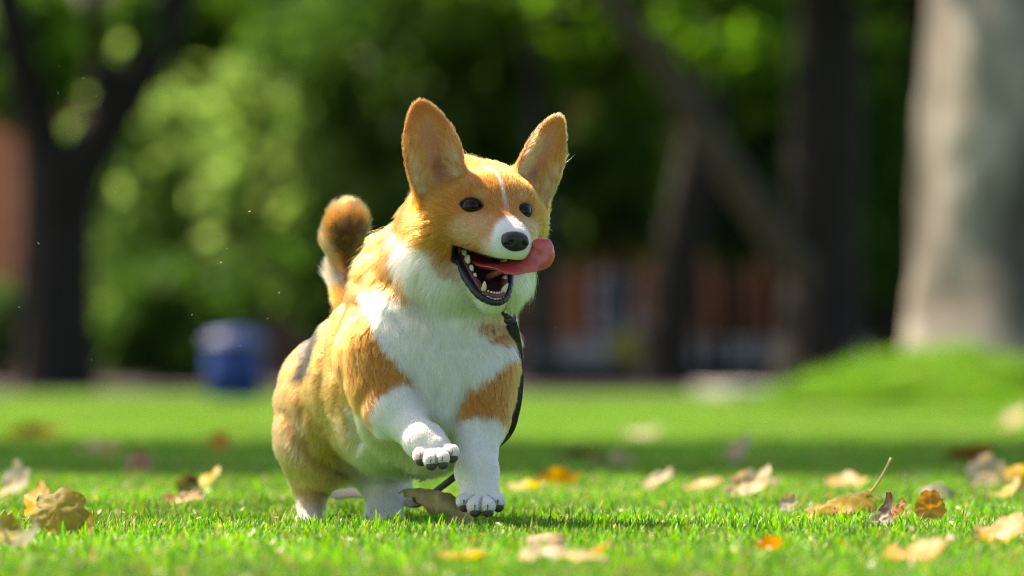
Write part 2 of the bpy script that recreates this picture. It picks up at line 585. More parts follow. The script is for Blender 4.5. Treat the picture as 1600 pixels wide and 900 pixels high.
def poly_sd(U, Vv, poly):
    """signed distance (px, inside negative) to a polygon"""
    poly = np.array(poly, dtype=float); n = len(poly)
    d = np.full(U.shape, 1e9); ins = np.zeros(U.shape, dtype=bool)
    for i in range(n):
        a = poly[i]; b = poly[(i + 1) % n]
        e = b - a; wx = U - a[0]; wy = Vv - a[1]
        t = np.clip((wx * e[0] + wy * e[1]) / (e @ e), 0, 1)
        d = np.minimum(d, (wx - e[0] * t) ** 2 + (wy - e[1] * t) ** 2)
        c = (a[1] > Vv) != (b[1] > Vv)
        with np.errstate(divide='ignore', invalid='ignore'):
            xi = (b[0] - a[0]) * (Vv - a[1]) / (b[1] - a[1]) + a[0]
        ins ^= c & (U < xi)
    d = np.sqrt(d)
    return np.where(ins, -d, d)

C_OR = np.array([.57, .185, .022]); C_TAN = np.array([.62, .255, .048]); C_DEEP = np.array([.43, .125, .022])
C_WH = np.array([.93, .91, .87]); C_CR = np.array([.74, .53, .27]); C_DK = np.array([.045, .035, .03]); C_PK = np.array([.66, .30, .20]); C_EAR = np.array([.80, .42, .19])
def sstep(x): x = np.clip(x, 0, 1); return x * x * (3 - 2 * x)

def coat(X, G):
    n = len(X)
    # frontal coordinates: plain x and z of the place, in units of 0.776 mm (no perspective)
    s = Y0 / FPX
    U = 800 + X[:, 0] / s; Vv = HOR - (X[:, 2] - CAM_H) / s; Wd = X[:, 1] - Y0
    nz = vnoise(X * 55) * 5 + vnoise(X * 160) * 3 + vnoise(X * 420) * 2
    h = to_head(X)
    C = np.tile(C_OR, (n, 1))
    def paint(mask, col):
        nonlocal C
        C = C * (1 - mask[:, None]) + col * mask[:, None]
    def poly(p, col, soft=5, amt=1, zone=None, wn_=1.0, w=0.0):
        k = Y0 / (Y0 + w)          # the prism stands at depth w
        d = poly_sd(800 + (U - 800) * k, HOR + (Vv - HOR) * k, p) + nz * wn_
        m = sstep(.5 - d / (2 * soft)) * amt
        if zone is not None: m = m * zone
        paint(m, col)
    g = lambda *k: sum(G[x] for x in k)
    trunk = g('body', 'chest', 'belly', 'neck', 'legR', 'legL')
    headz = g('head', 'cheek', 'muz', 'jaw', 'ear', 'ruff')
    # flank: paler tan, richer neck
    paint(sstep((Wd - .03) / .12) * G['body'] * .85, C_TAN)
    paint(sstep((Vv - 620) / 80) * g('body', 'belly') * sstep((Wd - .05) / .1) * .22, C_CR)
    paint(g('neck') * .9, C_DEEP * .7 + C_OR * .3)
    paint(g('belly') * .6, C_CR)
    poly([(540, 640), (600, 665), (700, 640), (720, 700), (690, 780), (560, 780), (545, 700)], C_WH, 10, .65, g('belly', 'chest', 'body') * sstep((.3 - Wd) / .05))
    # bib
    poly([(556, 452), (600, 468), (645, 478), (700, 480), (760, 480), (800, 484), (826, 530), (806, 566), (770, 590), (738, 612), (716, 640), (704, 690), (680, 664), (655, 612), (625, 575), (598, 548), (582, 508)], C_WH, 6, 1, g('chest', 'body', 'legR', 'legL', 'neck', 'belly') * (Wd < .16))
    poly([(744, 512), (775, 503), (802, 504), (832, 514), (830, 552), (796, 548), (765, 531)], C_OR, 5, .95, g('chest', 'body', 'legL', 'neck', 'ruff'))
    poly([(640, 484), (690, 492), (740, 500), (735, 506), (685, 503), (640, 492)], np.array([.42, .33, .20]), 4, .5, g('chest', 'neck', 'ruff', 'body'))  # greyish shading of the neck seam painted into the fur
    poly([(604, 338), (594, 356), (574, 372), (570, 368), (588, 350), (600, 338)], C_WH, 3, .5, g('neck', 'ruff', 'body'))
    # throat and jaw
    poly([(604, 366), (628, 386), (664, 402), (688, 432), (722, 450), (738, 478), (790, 482), (802, 430), (850, 424), (838, 470), (800, 502), (700, 516), (650, 492), (622, 440)], C_WH, 5, 1, g('ruff', 'cheek', 'neck', 'jaw', 'chest', 'head') * ((h[:, 1] < 60) | (G['muz'] < .5)))
    paint(G['jaw'] * sstep((-h[:, 2] - 60) / 12), C_WH)
    # cheeks: pale towards the muzzle
    e = np.sqrt(((h[:, 0] + 0) / 60) ** 2 + ((h[:, 1] - 62) / 34) ** 2 + ((h[:, 2] + 22) / 24) ** 2)
    paint(sstep((1.25 - e) / .4) * headz * .5, C_CR)
    # deeper forehead
    paint(sstep((h[:, 2] - 18) / 20) * g('head', 'ear') * .45, C_DEEP * .6 + C_OR * .4)
    # muzzle white and blaze
    e = np.sqrt((h[:, 0] / 36) ** 2 + ((h[:, 1] - 104) / 56) ** 2 + ((h[:, 2] + 36) / 30) ** 2) + nz * .008
    paint(sstep((1.1 - e) / .5) * g('muz', 'head', 'cheek') * .75, C_CR * .35 + C_WH * .65)
    e = np.sqrt((h[:, 0] / 28) ** 2 + ((h[:, 1] - 108) / 47) ** 2 + ((h[:, 2] + 27) / 32) ** 2) + nz * .008
    paint(sstep((1.04 - e) / .24) * g('muz', 'head'), C_WH)
    lz = np.interp(h[:, 2], [-12, 8, 30, 52, 66], [8.5, 3.6, 2.6, 2.2, 1.0])
    ctr = np.interp(h[:, 2], [-10, 20, 60], [0, -1, -3])
    paint(sstep((lz - np.abs(h[:, 0] - ctr) + nz * .10) / 2.0 + .3) * G['head'] * (h[:, 2] < 62) * (h[:, 1] > 0) * .95, C_WH)
    # pale brow spots under and over the eyes, dark eye line
    for sd in (-1, 1):
        q = np.sqrt(((h[:, 0] - sd * 35) / 13) ** 2 + ((h[:, 2] - 8) / 8.5) ** 2) + (h[:, 1] < 30)
        paint(sstep((1.15 - q) / .3) * G['head'] * .55, np.array([.16, .07, .03]))
        q = np.sqrt(((h[:, 0] - sd * 27) / 9) ** 2 + ((h[:, 2] - 22) / 6) ** 2) + (h[:, 1] < 30)
        paint(sstep((1.1 - q) / .5) * G['head'] * .4, C_CR)
    # ears: inside pale cream, pink base darkened with painted cup shade, dark rim
    for ear in (EAR_L, EAR_R):
        x, t, nn = ear.local(X.astype(np.float32))
        near = (t > -.005) & (t < ear.len) & (np.abs(x) < ear.wm * 1.2) & (np.abs(nn) < .03)
        mid = np.interp(np.clip(t / ear.len, 0, 1), [0, .7, 1], [1, .55, .15]) * ear.cup * x * x
        inner = near & (nn > mid) & (G['ear'] > .35)
        xx = x / ear.wm; tt = t / ear.len
        q = 1 - np.sqrt((xx / .62) ** 2 + ((tt - .42) / .42) ** 2)
        paint(inner * .7, np.array([.68, .27, .09]))
        paint(inner * sstep(q / .5 + .3 + .35 * vnoise(X * 90)) * .55, C_EAR)
        q = 1 - np.sqrt(((xx - .10 * ear.side * -1) / .36) ** 2 + ((tt - .40) / .42) ** 2)
        paint(inner * sstep(q / .6 + .2 + .3 * vnoise(X * 70)) * .8, C_PK)
        q = 1 - np.sqrt(((xx + .12 * ear.side) / .32) ** 2 + ((tt - .12) / .22) ** 2)
        paint(inner * sstep(q / .6 + .1) * .85, np.array([.46, .15, .10]))
        paint(inner * sstep((np.abs(xx) - .36) / .15) * sstep((.85 - np.abs(xx)) / .1) * sstep((.55 - tt) / .2) * (.45 + .35 * vnoise(X * 130)), np.array([.84, .70, .48]))
    C = C * (1 - g('chest', 'ruff', 'neck', 'belly', 'jaw')[:, None] * (1 - np.array([1.0, .955, .84])) * (.75 + .5 * vnoise(X * 35)[:, None]))
    # fore legs: white below the elbow
    for key, a, b, lim in (('R', EL_, WL, .12), ('L', ER, WR, .22)):
        a = V3(a); b = V3(b); t = (X - a) @ (b - a) / ((b - a) @ (b - a)) + nz * .012
        paint(sstep((t - lim) / .10) * g('leg' + key, 'paw' + key), C_WH)
    for TO in (TOES_R, TOES_L):  # shade of the gaps between toes painted into the coat
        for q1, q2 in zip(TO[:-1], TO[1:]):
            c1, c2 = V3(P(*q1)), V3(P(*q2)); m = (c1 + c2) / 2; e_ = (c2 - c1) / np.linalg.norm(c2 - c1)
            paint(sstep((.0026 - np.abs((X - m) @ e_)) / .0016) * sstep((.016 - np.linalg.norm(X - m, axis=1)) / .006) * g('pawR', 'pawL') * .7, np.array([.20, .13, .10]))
    # hind legs
    paint(sstep((Vv + nz - 690) / 22) * G['hindR'] * .55, C_CR)
    paint(sstep((Vv + nz - 790) / 24) * G['hindR'] * .7, C_WH)
    paint(sstep((Vv + nz - 690) / 30) * G['hindL'], C_WH)
    # dark saddle mark and tail
    poly([(522, 452), (490, 480), (472, 520), (464, 560), (456, 600), (484, 592), (494, 548), (506, 508), (532, 466)], C_DK, 4, 1.0, G['body'] * (Wd > .05), wn_=.45, w=.24)
    tl = G['tail']
    paint(tl * (.35 + .35 * vnoise(X * 120)), np.array([.16, .10, .065]))
    poly([(510, 352), (545, 338), (592, 342), (585, 385), (560, 415), (540, 418), (522, 390)], C_DK * 1.6, 8, .95, tl, w=.42)
    poly([(505, 350), (520, 385), (530, 400), (540, 440), (500, 440)], np.array([.60, .52, .42]), 6, .75, tl, w=.46)
    return C, nz
print('body mesh', len(BV), len(BF))
def build_field_mesh(name, V, F, field, mat):
    # orient outward by comparing with the field
    a = V[F[:200, 0]]; nrm = np.cross(V[F[:200, 1]] - a, V[F[:200, 2]] - a)
    nrm /= np.linalg.norm(nrm, axis=1)[:, None] + 1e-12
    c = V[F[:200]].mean(1)
    if np.mean(field.sample(c + nrm * .002) - field.sample(c - nrm * .002)) < 0: F = F[:, ::-1]
    return fast_mesh(name, V, F, mat), F

sk = NT('dog_skin')
_a = sk.n('ShaderNodeAttribute', attribute_name='coat')
_b = sk.n('ShaderNodeBsdfPrincipled'); _b.inputs['Roughness'].default_value = .7; _b.inputs['Subsurface Weight'].default_value = .6; _b.inputs['Subsurface Scale'].default_value = .008; _b.inputs['Subsurface Radius'].default_value = (1, .35, .2)
sk.l(_a.outputs['Color'], _b.inputs['Base Color'])
M_SKIN = sk.done(_b.outputs[0])

# lumps and skin folds under the coat
_fl, _L, _G = describe(BV)
e_ = .003
grad = np.stack([fld.sample(BV + np.eye(3)[k] * e_) - fld.sample(BV - np.eye(3)[k] * e_) for k in range(3)], 1)
grad /= np.linalg.norm(grad, axis=1)[:, None] + 1e-9
soft_ = sum(_G[g] for g in ('body', 'chest', 'belly', 'neck')) + .4 * (_G['legR'] + _G['legL']) + .5 * _G['ruff'] * (to_head(BV)[:, 1] < 5)
disp = (.0026 * vnoise(BV * 24) + .0018 * vnoise(BV * 55)) * soft_
def fold(pts_, w, width, depth):
    global disp
    k = Y0 / (Y0 + w); s = Y0 / FPX
    U = 800 + (BV[:, 0] / s) * k; Vv = HOR - (BV[:, 2] - CAM_H) / s * k
    d = np.full(len(BV), 1e9)
    pts_ = catmull(pts_, 5)
    for a, b in zip(pts_[:-1], pts_[1:]):
        e = b - a; t = np.clip(((U - a[0]) * e[0] + (Vv - a[1]) * e[1]) / (e @ e), 0, 1)
        d = np.minimum(d, np.hypot(U - a[0] - e[0] * t, Vv - a[1] - e[1] * t))
    disp = disp - depth * np.exp(-(d / width) ** 2) * soft_ * (np.abs(BV[:, 1] - Y0 - w) < .14)
fold([(556, 470), (538, 530), (533, 590), (545, 650), (560, 690)], .08, 9, .008)
fold([(520, 500), (504, 560), (502, 620), (515, 680)], .18, 10, .004)
fold([(490, 520), (474, 590), (470, 660), (480, 700)], .28, 9, .003)
fold([(446, 640), (466, 685), (500, 722), (540, 742)], .28, 9, .004)
fold([(612, 490), (640, 520), (690, 545), (740, 540), (780, 520)], 0, 8, .005)
fold([(640, 590), (668, 640), (690, 690)], 0, 9, .008)
fold([(730, 600), (712, 650), (702, 700)], 0, 9, .008)
fold([(575, 600), (560, 640), (580, 670)], .03, 9, .006)
BV = BV + grad * disp[:, None]

body_me, BF = build_field_mesh('body', BV, BF, fld, M_SKIN)
bflow, bL, bG = _fl, _L, _G
# long pale hair inside the ears
for ear in (EAR_L, EAR_R):
    x, t, nn = ear.local(BV.astype(np.float32))
    mid = np.interp(np.clip(t / ear.len, 0, 1), [0, .7, 1], [1, .55, .15]) * ear.cup * x * x
    inn = (t > 0) & (t < ear.len * .75) & (np.abs(x) < ear.wm * .92) & (nn > mid) & (np.abs(nn) < .03) & (bG['ear'] > .4)
    bL = np.where(inn, .005 + .013 * sstep((np.abs(x) / ear.wm - .15) / .4) * sstep((.7 - t / ear.len) / .3), bL)
    bflow = np.where(inn[:, None], ear.t - ear.x * (np.sign(x) * .5)[:, None] + ear.n * .3, bflow)
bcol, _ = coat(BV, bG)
# bare places: inside of the mouth, eye sockets
mouth_d = WEDGE.sd(BV.astype(np.float32))
hb = to_head(BV)
inside_mouth = (mouth_d < .0012) & (bG['jaw'] + bG['muz'] + bG['head'] + bG['cheek'] + bG['ruff'] > .5)
pock = [HE(0, 40, -68, 19, 45, 13, tilt=39), HE(0, 12, -50, 27, 31, 16, tilt=15), HE(0, 50, -46, 18, 45, 6, tilt=6)]
for q in pock: inside_mouth |= (q.sd(BV.astype(np.float32)) < .0015)
sock = np.zeros(len(BV), dtype=bool)
for (s, p0, n_, x2, z2) in EYES: sock |= Ell(p0, (.0135, .013, .0088), np.array([x2, n_, z2])).sd(BV.astype(np.float32)) < 0
FLESH = np.array([.36, .075, .08])
bcol2 = bcol.copy()
fl = FLESH * (0.8 + .4 * vnoise(BV * 200)[:, None])
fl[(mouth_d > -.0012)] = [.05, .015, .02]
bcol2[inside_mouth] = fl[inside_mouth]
bcol2[sock] = [.012, .009, .008]
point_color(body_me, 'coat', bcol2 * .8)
# ------------------------------------------------------------------ the dog: objects and fur
dog = empty('dog', (-.14, Y0 + .12, 0))
tag(dog, 'tan and white short-legged dog bounding over the grass with its tongue out', 'dog')
def attach(o, parent=dog):
    o.parent = parent
    o.matrix_parent_inverse = parent_inv(parent)
    return o
body = bpy.data.objects.new('body', body_me); link(body); attach(body)

NOSE_C = H(0, 113, -26)
PADS = []
for TO, L_, (tx, ty, tz) in ((TOES_R, FL, (.1, -.25, -.95)), (TOES_L, FR, (.05, -.35, -.93))):
    for (u, v, w) in TO:
        c = V3(P(u, v, w)); PADS.append((c + np.array([tx, ty, tz]) * .0078, np.array([tx, ty, tz])))

def hair_material():
    q = NT('dog_fur')
    a = q.n('ShaderNodeAttribute', attribute_name='coat')
    h = q.n('ShaderNodeBsdfHairPrincipled')
    h.model = 'CHIANG'
    h.parametrization = 'COLOR'
    h.inputs['Roughness'].default_value = .32
    h.inputs['Radial Roughness'].default_value = .5
    h.inputs['Random Roughness'].default_value = .2
    q.l(a.outputs['Color'], h.inputs['Color'])
    return q.done(h.outputs[0])
M_FUR = hair_material()

nv = len(BV)
vn = np.zeros(nv * 3, dtype=np.float32); body_me.vertex_normals.foreach_get('vector', vn); vn = vn.reshape(-1, 3).astype(np.float64)
# length on vertices with exclusions
Lv = bL.copy()
Lv[inside_mouth | sock] = 0
dn = np.linalg.norm(BV - NOSE_C, axis=1); Lv *= sstep((dn - .015) / .012) * .6 + .4; Lv[dn < .0135] = 0
for (s, p0, n_, x2, z2) in EYES:
    de = Ell(p0, (.0150, .014, .0102), np.array([x2, n_, z2])).sd(BV.astype(np.float32))
    Lv *= np.clip(.35 + de / .012, 0, 1)
Lv *= np.clip(.25 + (mouth_d - .001) / .02, .0, 1) ** .7 * (mouth_d > .001) + 0.0 + (hb[:, 1] < -20) * 0
for c, d in PADS:
    Lv[np.linalg.norm(BV - c, axis=1) < .0065] = 0

def grow(name, count, seed, Lmul=1.0, tilt=(18, 32), rad=.00013, pts=5, front_bias=.35, wild=.16, clump=.60, clump_n=22, region=None):
    rng = np.random.default_rng(seed)
    A = BV[BF[:, 0]]; B = BV[BF[:, 1]]; Cc = BV[BF[:, 2]]; D = BV[BF[:, 3]]
    area = .5 * np.linalg.norm(np.cross(Cc - A, D - B), axis=1)
    fn = vn[BF].mean(1); fL = Lv[BF].min(1)
    ctr = (A + Cc) / 2
    tocam = np.array([0, 0, CAM_H]) - ctr; tocam /= np.linalg.norm(tocam, axis=1)[:, None]
    facing = (fn * tocam).sum(1)
    w = area * (front_bias + (1 - front_bias) * sstep((facing + .35) / .45)) * (fL > .0015)
    # short coats need more hairs
    w *= np.clip(.022 / np.maximum(fL, .004), .8, 2.2)
    if region is not None: w *= region(BF)
    w /= w.sum()
    fi = rng.choice(len(BF), count, p=w)
    s, t = rng.random(count)[:, None], rng.random(count)[:, None]
    def lerp(Q): q = Q[BF[fi]]; return (q[:, 0] * (1 - s) + q[:, 1] * s) * (1 - t) + (q[:, 3] * (1 - s) + q[:, 2] * s) * t
    root = lerp(BV); N = lerp(vn); N /= np.linalg.norm(N, axis=1)[:, None]
    fl = lerp(bflow); L = lerp(Lv[:, None])[:, 0] * Lmul
    Gs = {g: lerp(bG[g][:, None])[:, 0] for g in GROUPS}
    T0 = fl - N * (fl * N).sum(1)[:, None]; T0 /= np.linalg.norm(T0, axis=1)[:, None] + 1e-9
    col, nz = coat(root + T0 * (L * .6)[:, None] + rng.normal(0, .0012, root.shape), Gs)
    # direction field with swirls
    sw = np.stack([vnoise(root * 26 + k * 7.3) for k in range(3)], 1) * .40 + np.stack([vnoise(root * 70 + k * 5.1) for k in range(3)], 1) * .22
    longf = np.clip(L / .03, .25, 1)[:, None]
    # radial part line at the chest
    fl = fl + sw * longf * 1.1
    T = fl - N * (fl * N).sum(1)[:, None]; T /= np.linalg.norm(T, axis=1)[:, None] + 1e-9
    T += rng.normal(0, wild, T.shape); T -= N * (T * N).sum(1)[:, None]; T /= np.linalg.norm(T, axis=1)[:, None] + 1e-9
    L = L * rng.uniform(.65, 1.15, count)
    tl = np.radians(rng.uniform(tilt[0], tilt[1], count) + (12 + 12 * sstep((L - .016) / .008)) * vnoise(root * 45) * np.clip(L / .020, .1, 1.2))
    tl = np.clip(tl, .12, 1.2)
    earw = Gs['ear'] > .5
    tl[earw] = np.radians(rng.uniform(30, 60, earw.sum()))
    st = N * np.sin(tl)[:, None] + T * np.cos(tl)[:, None]
    en = N * (np.sin(tl) * .25)[:, None] + T
    en[:, 2] -= np.clip(L / .03, 0, 1.2) * .22
    en /= np.linalg.norm(en, axis=1)[:, None]
    k = np.linspace(0, 1, pts)[None, :, None]
    pos = root[:, None] - N[:, None] * .0004 + (st[:, None] * k * (1 - k * .5) + en[:, None] * k * k * .5) * L[:, None, None]
    # clumps
    if clump > 0:
        nc = max(1, count // clump_n)
        kd = kdtree.KDTree(nc)
        for i in range(nc): kd.insert(root[i], i)
        kd.balance()
        ci = np.array([kd.find(p)[1] for p in root])
        f = clump * rng.uniform(.5, 1.2, count) * np.clip(L / .012, .15, 1)
        off = pos[ci] - pos
        dist = np.linalg.norm(root[ci] - root, axis=1); f = f * (dist < .02)
        pos = pos + off * (k ** 1.4) * f[:, None, None]
        col = col * (1 + .15 * np.sin(ci * 12.9898)[:, None])
    col = col * (1 + rng.normal(0, .20, (count, 1))) 
    col = np.clip(col, .01, .965)
    hc = bpy.data.hair_curves.new(name)
    hc.add_curves([pts] * count)
    hc.attributes['position'].data.foreach_set('vector', pos.astype(np.float32).ravel())
    r = rad * (1 - .82 * np.linspace(0, 1, pts) ** 1.3)[None, :] * rng.uniform(.75, 1.25, count)[:, None] * np.clip(L / .012, .75, 1.1)[:, None]
    ra = hc.attributes.get('radius') or hc.attributes.new('radius', 'FLOAT', 'POINT')
    ra.data.foreach_set('value', r.astype(np.float32).ravel())
    ca = hc.attributes.new('coat', 'FLOAT_COLOR', 'POINT')
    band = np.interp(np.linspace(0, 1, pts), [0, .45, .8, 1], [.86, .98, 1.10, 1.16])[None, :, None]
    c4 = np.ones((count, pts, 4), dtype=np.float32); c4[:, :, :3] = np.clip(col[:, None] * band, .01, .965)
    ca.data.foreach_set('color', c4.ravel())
    hc.materials.append(M_FUR)
    o = bpy.data.objects.new(name, hc); link(o)
    o.parent = body; o.matrix_parent_inverse = parent_inv(body)
    return o
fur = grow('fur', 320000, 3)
tag(fur, kind='stuff')
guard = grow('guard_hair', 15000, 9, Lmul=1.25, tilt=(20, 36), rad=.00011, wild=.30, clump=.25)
tag(guard, kind='stuff')
# ------------------------------------------------------------------ face, mouth, paws
M_NOSE = pbr('nose_skin', (.012, .012, .014), .42, bump=.4, bump_scale=700, spec=.5)
M_LIP = pbr('lip_skin', (.016, .013, .016), .28, bump=.4, bump_scale=300)
M_LID = pbr('eyelid_skin', (.010, .008, .007), .5, spec=.3)
M_TOOTH = pbr('tooth_enamel', (.78, .70, .50), .25, 90, .12, sss=.2)
M_PAD = pbr('pad_skin', (.075, .052, .050), .6, bump=.6, bump_scale=500)
M_CLAW = pbr('claw_horn', (.10, .075, .06), .35)

def part(name, V, F, mat, parent=dog, label=None, smooth=True):
    o = mesh_obj(name, V, F, mat, parent, smooth)
    if label: o['label'] = label
    return o

# nose
nf = Field(H(0, 114, -28) - .027, H(0, 114, -28) + .027, .0008)
nf.add(HE(0, 111, -28, 17.5, 11, 12), .004)
nf.add(HE(0, 111, -22.5, 16, 10, 7), .006)
for s in (-1, 1):
    nf.add(HE(s * 9, 116, -27.5, 7.5, 6.5, 7), .003)
for s in (-1, 1):
    nf.sub(HE(s * 8.5, 124.5, -27.5, 3.5, 6, 3.4), .0025)
    nf.sub(HE(s * 14, 120, -30.0, 4.5, 4, 1.3, roll=s * 24), .0015)
nf.sub(HE(0, 124, -34, .7, 5, 7), .0015)
NV, NF = nf.polygonise()
nose_me, NF = build_field_mesh('nose', NV, NF, nf, M_NOSE)
attach(link(bpy.data.objects.new('nose', nose_me)))

# eyes
def eye_material():
    q = NT('eye_surface')
    tc = q.n('ShaderNodeTexCoord').outputs['Object']
    ln = q.n('ShaderNodeVectorMath', operation='LENGTH')
    sp = q.n('ShaderNodeMapping'); sp.inputs['Scale'].default_value = (1, 0, 1)
    q.l(tc, sp.inputs[0]); q.l(sp.outputs[0], ln.inputs[0])
    mr = q.n('ShaderNodeMapRange'); mr.inputs['From Max'].default_value = .0105
    q.l(ln.outputs['Value'], mr.inputs[0])
    c = q.ramp(mr.outputs[0], [(.0, (.002, .002, .002)), (.40, (.003, .002, .002)), (.48, (.045, .018, .006)), (.74, (.024, .009, .003)), (.80, (.004, .003, .003)), (1, (.02, .016, .014))])
    b = q.n('ShaderNodeBsdfPrincipled'); b.inputs['Roughness'].default_value = .12
    b.inputs['Specular IOR Level'].default_value = .18; b.inputs['Coat Weight'].default_value = .07; b.inputs['Coat Roughness'].default_value = .03
    q.l(c, b.inputs['Base Color'])
    return q.done(b.outputs[0])
M_EYE = eye_material()
def uv_ball(r, nu=24, nv_=14):
    V, F = [], []
    for j in range(nv_ + 1):
        th = math.pi * j / nv_
        for i in range(nu):
            ph = 2 * math.pi * i / nu
            V.append((r * math.sin(th) * math.cos(ph), -r * math.cos(th), r * math.sin(th) * math.sin(ph)))
    for j in range(nv_):
        for i in range(nu):
            F.append((j * nu + i, j * nu + (i + 1) % nu, (j + 1) * nu + (i + 1) % nu, (j + 1) * nu + i))
    return V, F
for (s, p0, n_, x2, z2) in EYES:
    RB = .0128; ctr = p0 - n_ * .0088
    V, F = uv_ball(RB, 32, 20)
    o = bpy.data.objects.new('eye', bpy.data.meshes.new('eye')); o.data.from_pydata(V, [], F)
    o.data.polygons.foreach_set('use_smooth', [True] * len(F)); o.data.materials.append(M_EYE)
    link(o)
    o.location = ctr
    gz = n_ * .55 + HF * .45
    o.rotation_euler = Vector(gz).to_track_quat('-Y', 'Z').to_euler()
    attach(o)
    nseg = 44; Vl, Fl = [], []
    LO = ((.92, 'b', .2), (.96, 'b', .7), (1.05, 'b', .8), (1.13, 's', .7), (1.22, 's', .3), (1.32, 's', -1.2))
    for k in range(nseg):
        an = 2 * math.pi * k / nseg
        x = math.cos(an); z = math.sin(an)
        ax = 11.9 * x * (1 + .10 * abs(x) ** 6); az = (7.2 if z > 0 else 6.4) * z * (1 - .22 * x * x)
        for (sc, kind, dep) in LO:
            px_, pz_ = ax * (1 + (sc - 1) * .7) / 1000, az * sc / 1000
            b0 = p0 + x2 * px_ + z2 * pz_
            ks = float((skin_hit(b0, n_, .02) - p0) @ n_)
            kb = -.0088 + math.sqrt(max(RB * RB - px_ * px_ - pz_ * pz_, 1e-6))
            kk = (max(kb, ks - .0012) if kind == 'b' else max(ks, kb - .002)) + dep / 1000
            Vl.append(tuple(b0 + n_ * kk))
    nl = len(LO)
    for k in range(nseg):
        k2 = (k + 1) % nseg
        for j in range(nl - 1):
            Fl.append((k * nl + j, k2 * nl + j, k2 * nl + j + 1, k * nl + j + 1))
    mesh_obj('eyelid', Vl, Fl, M_LID, o)

# lips
def lip(path, radii, name='lip', label=None):
    pts = catmull(path, 6)
    rr = np.interp(np.linspace(0, 1, len(pts)), np.linspace(0, 1, len(radii)), radii) / 1000
    W = [H(*p) for p in pts]
    rr = rr * (1 + .08 * np.sin(np.arange(len(pts)) * 2.1))
    V, F = tube(W, rr, 10)
    return part(name, V, F, M_LIP, label=label)
lo = [(-38, 6, -47), (-38, 13, -48), (-36.5, 22, -56), (-32.5, 38, -71), (-26.5, 54, -86), (-18.5, 68, -98.5), (-9, 76, -104), (0, 78, -105.5)]
lip(lo + [(-a, f, c) for a, f, c in reversed(lo[:-1])], [.5, 2.6, 4.6, 5.4, 5.4, 5.2, 4.8, 4.5, 4.8, 5.2, 5.4, 5.4, 4.6, 2.6, .5], 'lower_lip')
for s in (-1, 1):
    lip([(s * 38, 7, -46), (s * 37, 14, -45.5), (s * 35, 24, -44.5), (s * 31, 42, -45), (s * 26, 60, -47.5), (s * 17, 84, -50), (s * 8, 101, -50.5)], [.5, 2.4, 3.8, 3.4, 2.4, 1.6, 1.2], 'upper_lip')
# fold of flesh at the mouth corner
M_FLESH = pbr('mouth_flesh', (.34, .075, .07), .3, 160, .3, bump=.3, sss=.3)
V, F = tube([H(-31, 20, -44), H(-30, 23, -52), H(-29, 25, -62)], [.0015, .0035, .0012], 8)
part('cheek_fold', V, F, M_FLESH)
# gum ridge inside the lower lip
gum = [(-27, 22, -54), (-25.5, 34, -64), (-22, 48, -76), (-17, 62, -88), (-12, 70, -95), (-5, 74.5, -98), (0, 75.5, -98.5)]
gpts = catmull(gum + [(-a, f, c) for a, f, c in reversed(gum[:-1])], 5)
V, F = tube([H(*p) for p in gpts], .0042, 10)
part('gum', V, F, pbr('gum_flesh', (.16, .035, .055), .3, 200, .45, bump=.3, sss=.2))
# teeth of the lower jaw, each its own piece
jup = HU * math.cos(math.radians(39)) + HF * math.sin(math.radians(39)); jup /= np.linalg.norm(jup)
jfw = HF * math.cos(math.radians(39)) - HU * math.sin(math.radians(39))
def tooth(base, hgt, w, d, lean=(0, 0), cusps=1):
    base = H(*base)
    V, F = [], []
    n = 10
    rings = [(0, 1.0), (.35, 1.08), (.65, .85), (.88, .45), (1.0, .12)]
    for (t, sc) in rings:
        for k in range(n):
            an = 2 * math.pi * k / n
            p = base + HA * (w * sc * math.cos(an) + lean[0] * t * t) / 1000 + jfw * (d * sc * math.sin(an) + lean[1] * t * t) / 1000 + jup * (hgt * t - 1.5) / 1000
            V.append(tuple(p))
    for j in range(len(rings) - 1):
        for k in range(n):
            F.append((j * n + k, j * n + (k + 1) % n, (j + 1) * n + (k + 1) % n, (j + 1) * n + k))
    F.append(tuple((len(rings) - 1) * n + k for k in range(n)))
    part('tooth', V, F, M_TOOTH)
for s in (-1, 1):
    tooth((s * 25.5, 26, -56), 9.0, 3.6, 6.2)
    tooth((s * 24.2, 35, -63.5), 11.5, 3.5, 6.6)
    tooth((s * 21.8, 45, -72), 8.5, 3.0, 5.6)
    tooth((s * 19.6, 53, -79), 7.0, 2.7, 4.0)
    tooth((s * 17.2, 60, -85.5), 5.0, 2.3, 3.0)
    tooth((s * 13.0, 69.5, -93), 14.5, 3.1, 3.3, (s * 2.5, -2.5))
    for a, f, c in ((8.6, 72.5, -95.5), (5.2, 74, -96.3), (1.8, 74.6, -96.8)):
        tooth((s * a, f, c), 7.4 - a * .1, 1.85, 1.9)

# tongue
def tongue_material():
    q = NT('tongue_flesh')
    b = q.n('ShaderNodeBsdfPrincipled'); b.inputs['Roughness'].default_value = .3; b.inputs['Coat Weight'].default_value = .5; b.inputs['Coat Roughness'].default_value = .12
    b.inputs['Subsurface Weight'].default_value = .45; b.inputs['Subsurface Scale'].default_value = .006
    b.inputs['Subsurface Radius'].default_value = (1, .3, .2)
    a = q.n('ShaderNodeAttribute', attribute_name='tint')
    f = q.noise(120, 4)
    c = q.mix(q.ramp(f, [(.35, (0, 0, 0)), (.7, (1, 1, 1))]), (.50, .042, .058), (.62, .10, .11))
    c2 = q.mix(a.outputs['Fac'], c, (.66, .03, .045))  # sunlit red of the tip and rim put into the colour
    q.l(c2, b.inputs['Base Color'])
    bn = q.n('ShaderNodeBump'); bn.inputs['Strength'].default_value = .35; bn.inputs['Distance'].default_value = .001
    q.l(q.noise(900, 3), bn.inputs['Height']); q.l(bn.outputs[0], b.inputs['Normal'])
    return q.done(b.outputs[0])
